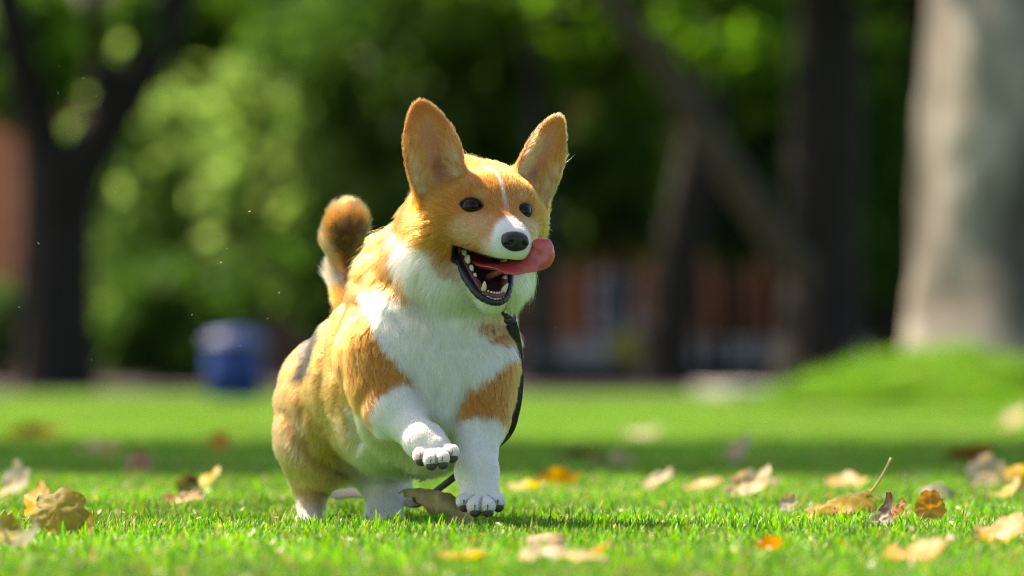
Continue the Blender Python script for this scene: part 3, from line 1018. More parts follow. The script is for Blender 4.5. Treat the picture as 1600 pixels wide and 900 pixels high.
cl_ = catmull([(0, 12, -60), (0, 36, -65), (1, 58, -64.5), (7, 80, -60), (17, 98, -55.5), (28, 108, -47.5), (37, 111, -42), (45, 109, -32), (49, 104, -22)], 7)
lt_ = catmull([(1, 0, 0), (1, 0, 0), (1, .0, .1), (.9, .1, .35), (.6, -.1, .8), (.25, -.2, 1), (-.1, -.15, 1), (-.45, -.1, 1), (-.75, 0, .8)], 7)
wd_ = np.interp(np.linspace(0, 1, len(cl_)), [0, .2, .4, .55, .7, .8, .9, .96, 1], [18, 19, 18.5, 16, 15.5, 18.5, 18.5, 13, 3])
Vt, Ft, tint = [], [], []
NS = 20
for i, (c, lt, w) in enumerate(zip(cl_, lt_, wd_)):
    tv = cl_[min(i + 1, len(cl_) - 1)] - cl_[max(i - 1, 0)]; tv /= np.linalg.norm(tv)
    lt = lt - tv * (lt @ tv); lt /= np.linalg.norm(lt)
    nn = np.cross(lt, tv)
    if nn[1] + nn[2] * .3 < 0 and i > 20: nn = -nn if False else nn
    fr = i / (len(cl_) - 1)
    th = 5.5 - 3.0 * fr
    for k in range(NS):
        an = 2 * math.pi * k / NS
        x = math.cos(an); y = math.sin(an)
        xx = np.sign(x) * abs(x) ** .9
        cup = (-5.5 * sstep((fr - .55) / .3) + 1.5) * (abs(xx) ** 2) 
        fold = -1.6 * math.exp(-(xx / .12) ** 2) * (1 if y > 0 else -.3) * (fr > .05)
        p = c + lt * (xx * w) + nn * (th * y * (1 - .35 * xx * xx) + cup + fold)
        Vt.append(tuple(H(*p))); tint.append(float(sstep((fr - .72) / .2) * (.35 + .65 * abs(xx))))
    if i:
        for k in range(NS):
            k2 = (k + 1) % NS
            Ft.append(((i - 1) * NS + k, (i - 1) * NS + k2, i * NS + k2, i * NS + k))
Ft.append(tuple(range(NS))); Ft.append(tuple((len(cl_) - 1) * NS + k for k in range(NS)))
tg = part('tongue', Vt, Ft, tongue_material())
ta = tg.data.attributes.new('tint', 'FLOAT', 'POINT'); ta.data.foreach_set('value', tint)
V, F = tube([H(2, 44, -82), H(2, 54, -76), H(4, 66, -71), H(6, 76, -66)], [.005, .0042, .004, .003], 10)
part('tongue_root', V, F, M_FLESH)

# whiskers
def strands(name, paths, rad, mat, parent):
    n = len(paths); k = len(paths[0])
    hc = bpy.data.hair_curves.new(name); hc.add_curves([k] * n)
    hc.attributes['position'].data.foreach_set('vector', np.array(paths, dtype=np.float32).ravel())
    ra = hc.attributes.get('radius') or hc.attributes.new('radius', 'FLOAT', 'POINT')
    ra.data.foreach_set('value', np.tile(rad * (1 - .8 * np.linspace(0, 1, k) ** 1.5), n).astype(np.float32))
    hc.materials.append(mat)
    o = bpy.data.objects.new(name, hc); link(o); o.parent = parent; o.matrix_parent_inverse = parent_inv(parent)
    return o
def whisker_paths(side, cnt, ln, seed):
    r = random.Random(seed); out = []
    for i in range(cnt):
        b = np.array([side * r.uniform(15, 22), r.uniform(74, 98), r.uniform(-42, -30)])
        d = np.array([side * r.uniform(.7, 1.1), r.uniform(-.9, .1), r.uniform(-.25, .3)]); d /= np.linalg.norm(d)
        l = r.uniform(.6, 1) * ln
        out.append([H(*(b + d * l * t + np.array([0, -8, 6 if side > 0 else -3]) * t * t)) for t in np.linspace(0, 1, 7)])
    return out
M_WD = pbr('dark_whisker', (.03, .02, .015), .4); M_WW = pbr('pale_whisker', (.85, .83, .8), .35)
strands('whiskers', whisker_paths(-1, 12, 40, 5), .00034, M_WD, dog)['label'] = 'thin dark whiskers on the near side of the muzzle'
strands('whiskers', whisker_paths(1, 8, 44, 9), .00036, M_WW, dog)['label'] = 'thin white whiskers on the far side of the muzzle'

# paw pads and claws
for i, (c, d) in enumerate(PADS):
    d = d / np.linalg.norm(d)
    e = Ell(c + d * .0002 + np.array([0, -.0012, 0]), (.0068, .0056, .0058), np.array([[1, 0, 0], [0, .4, .92], [0, -.92, .4]]))
    V, F = uv_ball(1.0, 12, 8)
    Vw = [tuple(e.c + (np.array(v) * e.r) @ e.R) for v in V]
    part('paw_pad', Vw, F, M_PAD)
for TO, side in ((TOES_R, 0), (TOES_L, 1)):
    for (u, v, w) in TO:
        c = V3(P(u, v, w))
        b = c + np.array([0, -.0095, .0015]); 
        V, F = tube([b + np.array([0, .004, .002]), b + np.array([.0, -.002, -.001]), b + np.array([.0, -.0045, -.0055])], [.0010, .0009, .0004], 8)
        part('claw', V, F, M_CLAW)

# collar following the neck under the fur, with a small tag
cax = V3(P(672, 500, .09)) - H(0, -40, -15); cax /= np.linalg.norm(cax)
cc = H(0, -40, -15) + cax * .105
e1 = np.cross(cax, [0, 1, 0]); e1 /= np.linalg.norm(e1); e2 = np.cross(cax, e1)
Vc, Fc = [], []
NC = 64
for k in range(NC):
    an = 2 * math.pi * k / NC
    d = e1 * math.cos(an) + e2 * math.sin(an)
    rs = np.linspace(.03, .16, 66)
    val = fld.sample(cc + d * rs[:, None]); o_ = np.argmax(val > 0); r = rs[o_] if val[o_] > 0 else .10
    out_ = .002 if d[0] > .72 and d[1] < 0.2 else -.0090
    for (dr, da) in ((-.012, -.006), (out_, -.006), (out_, .006), (-.012, .006)):
        Vc.append(tuple(cc + d * (r + dr) + cax * da))
for k in range(NC):
    for j in range(4):
        Fc.append((k * 4 + j, k * 4 + (j + 1) % 4, ((k + 1) % NC) * 4 + (j + 1) % 4, ((k + 1) % NC) * 4 + j))
M_WEB = pbr('black_webbing', (.012, .012, .013), .55, bump=.8, bump_scale=900)
collar = part('collar', Vc, Fc, M_WEB, smooth=False)
M_METAL = pbr('tag_metal', (.55, .55, .53), .3, metal=1)
tagc = V3(P(794, 492, -.03))
ring = [tagc + np.array([.004 * math.cos(a), 0, .004 * math.sin(a) + .004]) for a in np.linspace(0, 2 * math.pi, 17)]
V, F = tube(ring, .0008, 6); tr = mesh_obj('tag_ring', V, F, M_METAL, collar)
V, F = tube([tagc + np.array([0, -.0006, -.006]), tagc + np.array([0, .0006, -.006])], [.0055, .0055], 18)
mesh_obj('tag_disc', V, F, pbr('dark_tag', (.06, .06, .065), .35, metal=.8), collar)
V, F = tube([P(786, 489, -.025), P(791, 494, -.03), P(799, 497, -.028)], [.003, .0035, .002], 8)
mesh_obj('buckle', V, F, pbr('buckle_plastic', (.015, .015, .017), .3), collar)
# ================================================================== THE LAWN
MX, MY = 2.80, 30.5
def ground_z(x, y):
    d = np.sqrt(((x - MX) / 1.55) ** 2 + ((y - MY) / 5.2) ** 2)
    z = .19 * sstep((1.0 - d) / .6)
    z = z + .07 * z / .19 * vnoise(np.stack([np.asarray(x) * 3.1 + 5, np.asarray(y) * 1.3, np.asarray(x) * 0 + 2], -1)) 
    d2 = np.sqrt(((x - MX + .9) / .8) ** 2 + ((y - MY + 1.5) / 3) ** 2)
    z = z + .06 * sstep(1 - d2)
    return z
def lawn_material():
    q = NT('lawn_soil')
    b = q.n('ShaderNodeBsdfPrincipled'); b.inputs['Roughness'].default_value = .9
    c = q.ramp(q.noise(1.3, 6, .65), [(.3, (.035, .12, .008)), (.55, (.05, .17, .010)), (.75, (.07, .20, .014))])
    q.l(c, b.inputs['Base Color'])
    return q.done(b.outputs[0])
gx = np.concatenate([np.linspace(-250, -12, 14), np.arange(-11.5, 11.6, .25), np.linspace(12, 250, 14)])
gy = np.concatenate([[-40, -10, 0], np.arange(2, 66, .5), np.linspace(68, 500, 30)])
GX, GY = np.meshgrid(gx, gy)
GV = np.stack([GX.ravel(), GY.ravel(), ground_z(GX, GY).ravel() - .006], 1)
nx, ny = len(gx), len(gy)
ii, jj = np.meshgrid(np.arange(nx - 1), np.arange(ny - 1)); q0 = (jj * nx + ii).ravel()
GF = np.stack([q0, q0 + 1, q0 + nx + 1, q0 + nx], 1)
lawn = link(bpy.data.objects.new('lawn', fast_mesh('lawn', GV, GF, lawn_material())))
tag(lawn, 'wide level lawn rising to a low mound round the pale trunk', kind='structure')

def grass_material():
    q = NT('grass_blade')
    a = q.n('ShaderNodeAttribute', attribute_name='tint')
    oi = q.n('ShaderNodeObjectInfo')
    geo = q.n('ShaderNodeNewGeometry')
    n = q.n('ShaderNodeTexNoise'); n.inputs['Scale'].default_value = 1.1; n.inputs['Detail'].default_value = 3
    q.l(geo.outputs['Position'], n.inputs['Vector'])
    f = q.ramp(n.outputs[0], [(.35, (0, 0, 0)), (.65, (1, 1, 1))])
    hs = q.n('ShaderNodeHueSaturation')
    q.l(a.outputs['Color'], hs.inputs['Color'])
    mr = q.n('ShaderNodeMapRange'); q.l(n.outputs[0], mr.inputs[0]); mr.inputs['From Min'].default_value = .3; mr.inputs['From Max'].default_value = .7
    mr.inputs['To Min'].default_value = .62; mr.inputs['To Max'].default_value = 1.22; q.l(mr.outputs[0], hs.inputs['Value'])
    d = q.n('ShaderNodeBsdfDiffuse'); q.l(hs.outputs[0], d.inputs[0])
    hs2 = q.n('ShaderNodeHueSaturation'); hs2.inputs['Hue'].default_value = .488; hs2.inputs['Value'].default_value = 2.0; hs2.inputs['Saturation'].default_value = 1.08
    q.l(hs.outputs[0], hs2.inputs['Color'])
    t = q.n('ShaderNodeBsdfTranslucent'); q.l(hs2.outputs[0], t.inputs[0])
    m = q.n('ShaderNodeMixShader'); m.inputs[0].default_value = .48; q.l(d.outputs[0], m.inputs[1]); q.l(t.outputs[0], m.inputs[2])
    g = q.n('ShaderNodeBsdfGlossy'); g.inputs['Roughness'].default_value = .42; g.inputs['Color'].default_value = (.9, .95, .8, 1)
    m2 = q.n('ShaderNodeMixShader'); m2.inputs[0].default_value = .035; q.l(m.outputs[0], m2.inputs[1]); q.l(g.outputs[0], m2.inputs[2])
    return q.done(m2.outputs[0])
M_GRASS = grass_material()

def grass_tile(seed, n, size, h0, h1, wid):
    r = np.random.default_rng(seed)
    x = r.uniform(-size / 2, size / 2, n); y = r.uniform(-size / 2, size / 2, n)
    cl = vnoise(np.stack([x * 22, y * 22, np.full(n, seed * 3.7)], 1))
    h = r.uniform(h0, h1, n) * (1 + .25 * cl) * np.where(r.random(n) < .05, 1.5, 1)
    ph = r.uniform(0, 2 * math.pi, n); lean = r.uniform(.02, .42, n) ** 1.2; bend = r.uniform(.0, .45, n)
    w = wid * r.uniform(.6, 1.3, n)
    fx, fy = np.cos(ph), np.sin(ph)
    tw = ph + math.pi / 2 + r.normal(0, .5, n); sx, sy = np.cos(tw), np.sin(tw)
    ts = [0, .4, .75, 1.0]; ws = [.9, 1.0, .75, .12]
    V = np.zeros((n, 8, 3)); C = np.zeros((n, 8, 3))
    kind = r.random(n)
    base = np.stack([.068 + .045 * r.random(n), .25 + .10 * r.random(n), .006 + .008 * r.random(n)], 1)
    yel = kind < .10; base[yel] = np.stack([.15 + .06 * r.random(yel.sum()), .20 + .05 * r.random(yel.sum()), np.full(yel.sum(), .03)], 1)
    blu = kind > .84; base[blu] = np.stack([np.full(blu.sum(), .035), .13 + .05 * r.random(blu.sum()), np.full(blu.sum(), .022)], 1)
    dry = (kind > .10) & (kind < .125); base[dry] = (.38, .28, .13)
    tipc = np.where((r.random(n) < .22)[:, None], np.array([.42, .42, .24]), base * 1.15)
    for j, (t, ww) in enumerate(zip(ts, ws)):
        off = (lean * t + bend * t * t) * h
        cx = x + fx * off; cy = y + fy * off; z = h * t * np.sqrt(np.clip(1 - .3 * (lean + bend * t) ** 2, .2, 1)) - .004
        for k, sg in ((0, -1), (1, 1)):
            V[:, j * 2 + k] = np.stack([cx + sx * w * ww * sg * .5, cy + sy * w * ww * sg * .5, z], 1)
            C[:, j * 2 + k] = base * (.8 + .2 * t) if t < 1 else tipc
    q = np.arange(n)[:, None] * 8
    F = np.concatenate([q + np.array([2 * j, 2 * j + 1, 2 * j + 3, 2 * j + 2]) for j in range(3)])
    me = fast_mesh('grass_tuft', V.reshape(-1, 3), F, M_GRASS)
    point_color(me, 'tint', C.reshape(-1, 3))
    return me
def gn_scatter(name, pts, rots, scales, picks, meshes, label):
    col = bpy.data.collections.new(name + '_sources')
    for k_, m in enumerate(meshes):
        col.objects.link(bpy.data.objects.new('tuft_%02d' % k_, m))
    pm = bpy.data.meshes.new(name); pm.vertices.add(len(pts)); pm.vertices.foreach_set('co', np.asarray(pts, dtype=np.float32).ravel())
    a = pm.attributes.new('rot', 'FLOAT_VECTOR', 'POINT'); a.data.foreach_set('vector', np.asarray(rots, dtype=np.float32).ravel())
    a = pm.attributes.new('siz', 'FLOAT', 'POINT'); a.data.foreach_set('value', np.asarray(scales, dtype=np.float32))
    a = pm.attributes.new('pick', 'INT', 'POINT'); a.data.foreach_set('value', np.array(picks, dtype=np.int32))
    o = bpy.data.objects.new(name, pm); link(o)
    ng = bpy.data.node_groups.new(name, 'GeometryNodeTree')
    ng.interface.new_socket('Geometry', in_out='INPUT', socket_type='NodeSocketGeometry')
    ng.interface.new_socket('Geometry', in_out='OUTPUT', socket_type='NodeSocketGeometry')
    N = ng.nodes.new
    gi, go, ci, ip = N('NodeGroupInput'), N('NodeGroupOutput'), N('GeometryNodeCollectionInfo'), N('GeometryNodeInstanceOnPoints')
    ci.inputs['Collection'].default_value = col; ci.inputs['Separate Children'].default_value = True; ci.inputs['Reset Children'].default_value = True
    ip.inputs['Pick Instance'].default_value = True
    def at_(nm, ty):
        x = N('GeometryNodeInputNamedAttribute'); x.data_type = ty; x.inputs['Name'].default_value = nm
        return [s for s in x.outputs if s.enabled and s.name == 'Attribute'][0]
    L = ng.links.new
    L(gi.outputs[0], ip.inputs['Points']); L(ci.outputs[0], ip.inputs['Instance']); L(ip.outputs[0], go.inputs[0])
    e2r = N('FunctionNodeEulerToRotation'); L(at_('rot', 'FLOAT_VECTOR'), e2r.inputs[0]); L(e2r.outputs[0], ip.inputs['Rotation'])
    L(at_('siz', 'FLOAT'), ip.inputs['Scale']); L(at_('pick', 'INT'), ip.inputs['Instance Index'])
    m = o.modifiers.new('scatter', 'NODES'); m.node_group = ng
    return tag(o, label, kind='stuff')

TS = .28
tiles = [grass_tile(s, 2700, TS * 1.12, .008, .0215, .0026) for s in range(5)] + [grass_tile(s + 9, 1500, TS * 1.2, .015 + .010 * s, .03 + .016 * s, .005) for s in range(5)]
pts, rots, scl, picks = [], [], [], []
y = 3.7
while y < 39:
    hw = .095 * y + 2.4
    x = -hw
    while x < hw:
        px_, py_ = x + random.uniform(-.02, .02), y + random.uniform(-.02, .02)
        z = float(ground_z(px_, py_)); eps = .1
        sxx = (float(ground_z(px_ + eps, py_)) - z) / eps; syy = (float(ground_z(px_, py_ + eps)) - z) / eps
        pts.append((px_, py_, z)); nrm_ = Vector((-sxx, -syy, 1)).normalized()
        rots.append(tuple((Vector((0, 0, 1)).rotation_difference(nrm_).to_matrix() @ Matrix.Rotation(random.choice((0, .5, 1, 1.5)) * math.pi, 3, 'Z')).to_euler()))
        picks.append(random.randrange(5) + (5 if random.random() < z / .09 else 0))
        scl.append(random.uniform(.92, 1.15))
        x += TS
    y += TS
grass = gn_scatter('grass', pts, rots, scl, picks, tiles, 'short bright green lawn grass with blunt mown blades')

# tiny litter among the blades: buds, chaff, broken leaf
def bits(name, n, yr, seed, label):
    r = np.random.default_rng(seed)
    Y = yr[0] + (yr[1] - yr[0]) * r.random(n) ** 1.1; X = (r.random(n) * 2 - 1) * (.095 * Y + .3)
    Z = r.uniform(.006, .022, n)
    ctr = np.stack([X, Y, Z], 1)
    V = np.zeros((n, 4, 3)); 
    a = r.normal(0, 1, (n, 3)); a /= np.linalg.norm(a, axis=1)[:, None]; b = r.normal(0, 1, (n, 3)); b -= a * (a * b).sum(1)[:, None]; b /= np.linalg.norm(b, axis=1)[:, None]
    s = (r.random(n) ** 2 * .0045 + .0012)[:, None]
    V[:, 0] = ctr + a * s; V[:, 1] = ctr + b * s * .6; V[:, 2] = ctr - a * s + np.cross(a, b) * s * .5; V[:, 3] = ctr - b * s * .6
    F = np.arange(n * 4).reshape(n, 4)
    me = fast_mesh(name, V.reshape(-1, 3), F, None, False)
    pal = np.array([[.62, .52, .36], [.5, .33, .16], [.7, .64, .5], [.42, .17, .04], [.5, .42, .10]])
    c = pal[r.integers(0, 5, n)] * r.uniform(.7, 1.1, (n, 1))
    point_color(me, 'tint', np.repeat(c, 4, 0)); me.materials.append(M_GRASS)
    return tag(link(bpy.data.objects.new(name, me)), label, kind='stuff')
bits('leaf_litter', 2600, (4.6, 12), 5, 'tiny pale flakes and buds caught in the grass')

# ================================================================== TREES
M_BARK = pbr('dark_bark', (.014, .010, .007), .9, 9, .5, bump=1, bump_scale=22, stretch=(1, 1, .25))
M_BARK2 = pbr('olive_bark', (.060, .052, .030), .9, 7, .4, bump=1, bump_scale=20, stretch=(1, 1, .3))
def plane_bark():
    q = NT('pale_mottled_bark')
    b = q.n('ShaderNodeBsdfPrincipled'); b.inputs['Roughness'].default_value = .85
    f = q.noise(1.5, 4, .5, stretch=(1, 1, .55)); g = q.noise(9, 4, .6, stretch=(1, 1, .5))
    c1 = q.ramp(f, [(.40, (.085, .07, .062)), (.46, (.17, .145, .125)), (.52, (.23, .20, .175)), (.60, (.42, .37, .325))])
    c2 = q.ramp(g, [(.35, (.55, .5, .42)), (.6, (1, 1, 1))])
    q.l(q.mix(.7, c1, c2, 'MULTIPLY'), b.inputs['Base Color'])
    bn = q.n('ShaderNodeBump'); bn.inputs['Distance'].default_value = .03; bn.inputs['Strength'].default_value = .8
    q.l(f, bn.inputs['Height']); q.l(bn.outputs[0], b.inputs['Normal'])
    return q.done(b.outputs[0])
M_PLANE = plane_bark()
def leaf_material(name, col, trans=1.7):
    q = NT(name)
    a = q.n('ShaderNodeAttribute', attribute_name='tint')
    c = q.mix(1.0, a.outputs['Color'], col, 'MULTIPLY')
    d = q.n('ShaderNodeBsdfDiffuse'); q.l(c, d.inputs[0])
    hs2 = q.n('ShaderNodeHueSaturation'); hs2.inputs['Hue'].default_value = .485; hs2.inputs['Value'].default_value = trans
    q.l(c, hs2.inputs['Color'])
    t = q.n('ShaderNodeBsdfTranslucent'); q.l(hs2.outputs[0], t.inputs[0])
    m = q.n('ShaderNodeMixShader'); m.inputs[0].default_value = .5; q.l(d.outputs[0], m.inputs[1]); q.l(t.outputs[0], m.inputs[2])
    g = q.n('ShaderNodeBsdfGlossy'); g.inputs['Roughness'].default_value = .5
    m2 = q.n('ShaderNodeMixShader'); m2.inputs[0].default_value = .02; q.l(m.outputs[0], m2.inputs[1]); q.l(g.outputs[0], m2.inputs[2])
    return q.done(m2.outputs[0])
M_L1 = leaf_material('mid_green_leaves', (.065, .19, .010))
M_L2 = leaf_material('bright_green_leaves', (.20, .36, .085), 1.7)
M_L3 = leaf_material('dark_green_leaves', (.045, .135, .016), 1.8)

def foliage(name, blobs, n, size, mat, parent, seed, shell=.45):
    """leaf quads spread through ellipsoidal clumps; blobs = (centre, radii)"""
    r = np.random.default_rng(seed)
    vol = np.array([b[1][0] * b[1][1] * b[1][2] for b in blobs]) ** .8; vol /= vol.sum()
    V = []; C = []
    for (c, rad), f in zip(blobs, vol):
        m = max(8, int(n * f))
        nsub = max(3, m // 60)
        d = r.normal(0, 1, (nsub, 3)); d /= np.linalg.norm(d, axis=1)[:, None]
        sub = np.array(c) + d * np.array(rad) * r.uniform(shell, 1, (nsub, 1))
        si = r.integers(0, nsub, m)
        ctr = sub[si] + r.normal(0, 1, (m, 3)) * np.array(rad) * .17
        a = r.normal(0, 1, (m, 3)); a /= np.linalg.norm(a, axis=1)[:, None]
        b = r.normal(0, 1, (m, 3)); b -= a * (a * b).sum(1)[:, None]; b /= np.linalg.norm(b, axis=1)[:, None]
        s = size * r.uniform(.6, 1.3, (m, 1))
        q = np.stack([ctr + a * s, ctr + b * s * .55 + np.cross(a, b) * s * .15, ctr - a * s, ctr - b * s * .55 + np.cross(a, b) * s * .15], 1)
        V.append(q)
        tint = r.uniform(.7, 1.3, (m, 1)) * r.uniform(.75, 1.25, nsub)[si][:, None] * np.array([1, 1, 1]) + r.uniform(-.05, .15, (m, 1)) * np.array([1, .3, 0])
        C.append(np.repeat(tint, 4, 0))
    V = np.concatenate(V).reshape(-1, 3); F = np.arange(len(V)).reshape(-1, 4)
    me = fast_mesh(name, V, F, mat, False); point_color(me, 'tint', np.concatenate(C))
    o = link(bpy.data.objects.new(name, me))
    if parent is not None: o.parent = parent; o.matrix_parent_inverse = parent_inv(parent)
    return o
def limb(name, path, radii, mat, parent, seg=14, sub=5, rough=.06, seed=0):
    pts = catmull(path, sub); rr = np.interp(np.linspace(0, 1, len(pts)), np.linspace(0, 1, len(radii)), radii)
    V, F = tube(pts, rr, seg)
    V = np.array(V); ctr = np.repeat(pts, seg, 0)
    V = ctr + (V - ctr) * (1 + rough * vnoise(V * 2.2 + seed)[:, None] * 1.5 + rough * vnoise(V * 7 + seed)[:, None])
    return mesh_obj(name, V, F, mat, parent)
def tree(name, base, label, cat='tree', group=None):
    t = empty(name, base); return tag(t, label, cat, group)
def A3(u, v, Y): return np.array(at(u, v, Y))

# 1: low-forked dark tree on the left
t1 = tree('park_tree', A3(92, 607, 50), 'dark trunk forking low into two thick limbs at the left')
b = A3(92, 612, 50)
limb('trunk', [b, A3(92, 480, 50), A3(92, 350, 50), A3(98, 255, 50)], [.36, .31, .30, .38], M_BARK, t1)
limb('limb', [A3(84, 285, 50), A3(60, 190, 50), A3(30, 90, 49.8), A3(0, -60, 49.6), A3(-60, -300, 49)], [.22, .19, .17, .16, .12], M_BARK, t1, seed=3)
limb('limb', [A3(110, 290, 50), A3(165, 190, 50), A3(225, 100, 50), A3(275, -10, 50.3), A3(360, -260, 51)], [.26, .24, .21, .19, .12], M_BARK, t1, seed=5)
limb('limb', [A3(170, 180, 50), A3(150, 60, 49.5), A3(140, -80, 49)], [.12, .09, .07], M_BARK, t1, seed=6)
foliage('crown', [((-5.6, 50, 5.6), (3.2, 3, 2.0)), ((-3.0, 51, 6.6), (2.6, 3, 1.8)), ((-6.5, 51, 7.6), (2.6, 3, 1.8)), ((-3.9, 50, 3.25), (.7, .8, .35)), ((-4.75, 49, 2.75), (.5, .6, .55))], 9000, .13, M_L1, t1, 21)
# 2: dark leaning trunk right of the dog
t2 = tree('park_tree', A3(1045, 604, 55), 'dark leaning trunk between the yellow sign and the grey wall')
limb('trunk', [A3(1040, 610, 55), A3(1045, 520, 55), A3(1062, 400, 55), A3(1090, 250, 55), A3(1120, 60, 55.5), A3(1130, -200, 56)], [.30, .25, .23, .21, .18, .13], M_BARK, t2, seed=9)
foliage('crown', [((1.9, 56, 4.9), (2.6, 2.6, 1.5)), ((2.6, 57, 6.4), (2.6, 2.6, 1.6)), ((1.0, 57, 3.3), (.9, 1, .7)), ((2.2, 56, 3.1), (.8, .9, .55)), ((.2, 57, 4.2), (1.4, 1.2, .9))], 8000, .13, M_L1, t2, 22)
# 3: dark upright trunk carrying the long slanting limb
t3 = tree('park_tree', A3(1285, 608, 46), 'dark tree with a long olive limb slanting up to the left')
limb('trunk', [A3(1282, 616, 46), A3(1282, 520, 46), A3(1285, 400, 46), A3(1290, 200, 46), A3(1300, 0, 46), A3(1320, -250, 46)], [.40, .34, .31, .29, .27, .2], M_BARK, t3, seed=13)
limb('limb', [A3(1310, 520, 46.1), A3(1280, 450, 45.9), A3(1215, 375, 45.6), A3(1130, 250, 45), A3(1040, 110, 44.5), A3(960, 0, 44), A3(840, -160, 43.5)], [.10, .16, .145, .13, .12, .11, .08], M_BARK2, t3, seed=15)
foliage('crown', [((2.6, 46, 4.6), (2.7, 2.6, 1.3)), ((.9, 44, 4.4), (2.1, 2.2, 1.2)), ((3.2, 47, 6.2), (2.6, 2.6, 1.6)), ((1.85, 47.5, 3.0), (.9, .8, .5)), ((2.9, 47.5, 2.7), (.5, .6, .5))], 9000, .12, M_L1, t3, 23)
# 4: big pale plane tree on the mound
t4 = tree('park_tree', (MX, MY, .3), 'huge pale mottled trunk on the grassy mound at the right edge')
limb('trunk', [(MX + .05, MY, .0), (MX + .02, MY, .45), (MX, MY, 1.0), (MX + .02, MY, 1.8), (MX + .05, MY, 2.6), (MX + .15, MY, 4.2)], [.86, .70, .63, .60, .59, .5], M_PLANE, t4, seg=40, sub=8, rough=.035, seed=17)
limb('limb', [(MX, MY, 3.6), (MX - 1.4, MY - .3, 5.4), (MX - 3, MY - .6, 6.6)], [.36, .24, .12], M_PLANE, t4, seed=18)
limb('limb', [(MX + .2, MY, 3.8), (MX + 1.5, MY + .3, 6.0), (MX + 3, MY + .5, 7.6)], [.4, .26, .12], M_PLANE, t4, seed=19)
foliage('crown', [((MX + .4, MY + 1.0, 6.2), (3.0, 3.0, 1.6)), ((MX + 2, MY, 7.8), (3.2, 3, 1.8)), ((MX - 2.2, MY - .2, 7.0), (1.6, 1.8, 1.0))], 9000, .12, M_L1, t4, 24)
# 5: slim dark trunk just behind the dog's chest
t5 = tree('park_tree', A3(850, 602, 58), 'slim dark grey trunk just right of the dog')
limb('trunk', [A3(850, 610, 58), A3(852, 500, 58), A3(846, 300, 58), A3(835, 60, 58), A3(830, -200, 58)], [.15, .125, .12, .10, .08], pbr('grey_bark', (.028, .028, .028), .9, 10, .4), t5, seed=25)
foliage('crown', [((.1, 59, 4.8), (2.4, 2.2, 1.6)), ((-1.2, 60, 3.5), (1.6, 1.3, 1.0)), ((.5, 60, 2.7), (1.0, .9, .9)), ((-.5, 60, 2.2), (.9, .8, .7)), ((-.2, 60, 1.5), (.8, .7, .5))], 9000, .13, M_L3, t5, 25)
# 6: tree whose crown shades the lawn behind the dog; it stands off to the left
t6 = tree('park_tree', (-5.6, 16.8, 0), 'leafy tree standing left of the view, shading the lawn')
limb('trunk', [(-5.6, 16.8, 0), (-5.5, 16.8, 2.2), (-5.2, 16.6, 4.6), (-4.6, 16.5, 7.0)], [.34, .25, .2, .12], M_PLANE, t6, seed=31)
limb('limb', [(-5.3, 16.7, 4.2), (-3.6, 16.4, 6.2), (-1.8, 16.2, 7.2)], [.16, .11, .06], M_PLANE, t6, seed=32)
foliage('crown', [((-4.6, 15.4, 7.6), (2.6, 2.1, 1.0)), ((-2.4, 15.3, 7.6), (2.5, 2.1, .9)), ((-6.8, 15.4, 7.4), (2.2, 2.1, 1.1))], 60000, .10, M_L1, t6, 26)

# shrubs and hedges behind, each with its own stems
def shrub(name, c, rad, n, size, mat, label, seed, cat='shrub', blobs=5, group=None):
    r = random.Random(seed)
    t = tag(empty(name, (c[0], c[1], 0)), label, cat, group)
    bl = [((c[0], c[1], c[2]), (rad[0] * .75, rad[1] * .8, rad[2] * .8))]
    for k in range(blobs):
        bl.append(((c[0] + r.uniform(-.65, .65) * rad[0], c[1] + r.uniform(-.5, .5) * rad[1], c[2] + r.uniform(-.6, .6) * rad[2]),
                   (rad[0] * r.uniform(.3, .5), rad[1] * r.uniform(.3, .5), rad[2] * r.uniform(.28, .5))))
    foliage('foliage', bl, n, size, mat, t, seed)
    for k in range(4):
        x = c[0] + r.uniform(-.3, .3) * rad[0]
        limb('stem', [(x, c[1], 0), (x + r.uniform(-.2, .2), c[1], c[2] * .6), (x + r.uniform(-.5, .5) * rad[0], c[1], c[2] + rad[2] * .5)], [.05, .04, .015], M_BARK, t, seg=7, seed=k)
    return t
def SX(u, Y): return (u - 800) / FPX * Y
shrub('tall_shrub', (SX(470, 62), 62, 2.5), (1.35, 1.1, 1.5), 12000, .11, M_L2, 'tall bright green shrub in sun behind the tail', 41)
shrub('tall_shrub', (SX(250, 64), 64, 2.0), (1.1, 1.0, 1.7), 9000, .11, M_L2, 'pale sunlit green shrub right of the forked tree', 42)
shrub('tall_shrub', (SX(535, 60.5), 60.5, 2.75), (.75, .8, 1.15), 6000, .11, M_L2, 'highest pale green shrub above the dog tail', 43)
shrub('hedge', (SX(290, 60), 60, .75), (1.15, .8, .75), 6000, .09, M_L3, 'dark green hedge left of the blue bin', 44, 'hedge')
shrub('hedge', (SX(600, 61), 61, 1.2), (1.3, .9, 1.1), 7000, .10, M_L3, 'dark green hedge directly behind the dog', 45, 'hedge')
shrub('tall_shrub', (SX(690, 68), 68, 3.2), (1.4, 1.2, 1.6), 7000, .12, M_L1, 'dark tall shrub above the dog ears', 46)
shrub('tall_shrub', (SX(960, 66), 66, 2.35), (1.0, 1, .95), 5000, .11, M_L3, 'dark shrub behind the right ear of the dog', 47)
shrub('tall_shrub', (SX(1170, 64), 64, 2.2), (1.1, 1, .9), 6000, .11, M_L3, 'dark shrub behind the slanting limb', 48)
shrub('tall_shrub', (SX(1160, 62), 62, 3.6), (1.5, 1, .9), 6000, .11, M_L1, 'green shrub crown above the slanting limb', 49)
shrub('tall_shrub', (SX(1385, 60), 60, 2.0), (.7, 1, 1.4), 4500, .11, M_L3, 'dark shrub seen left of the huge pale trunk', 50)
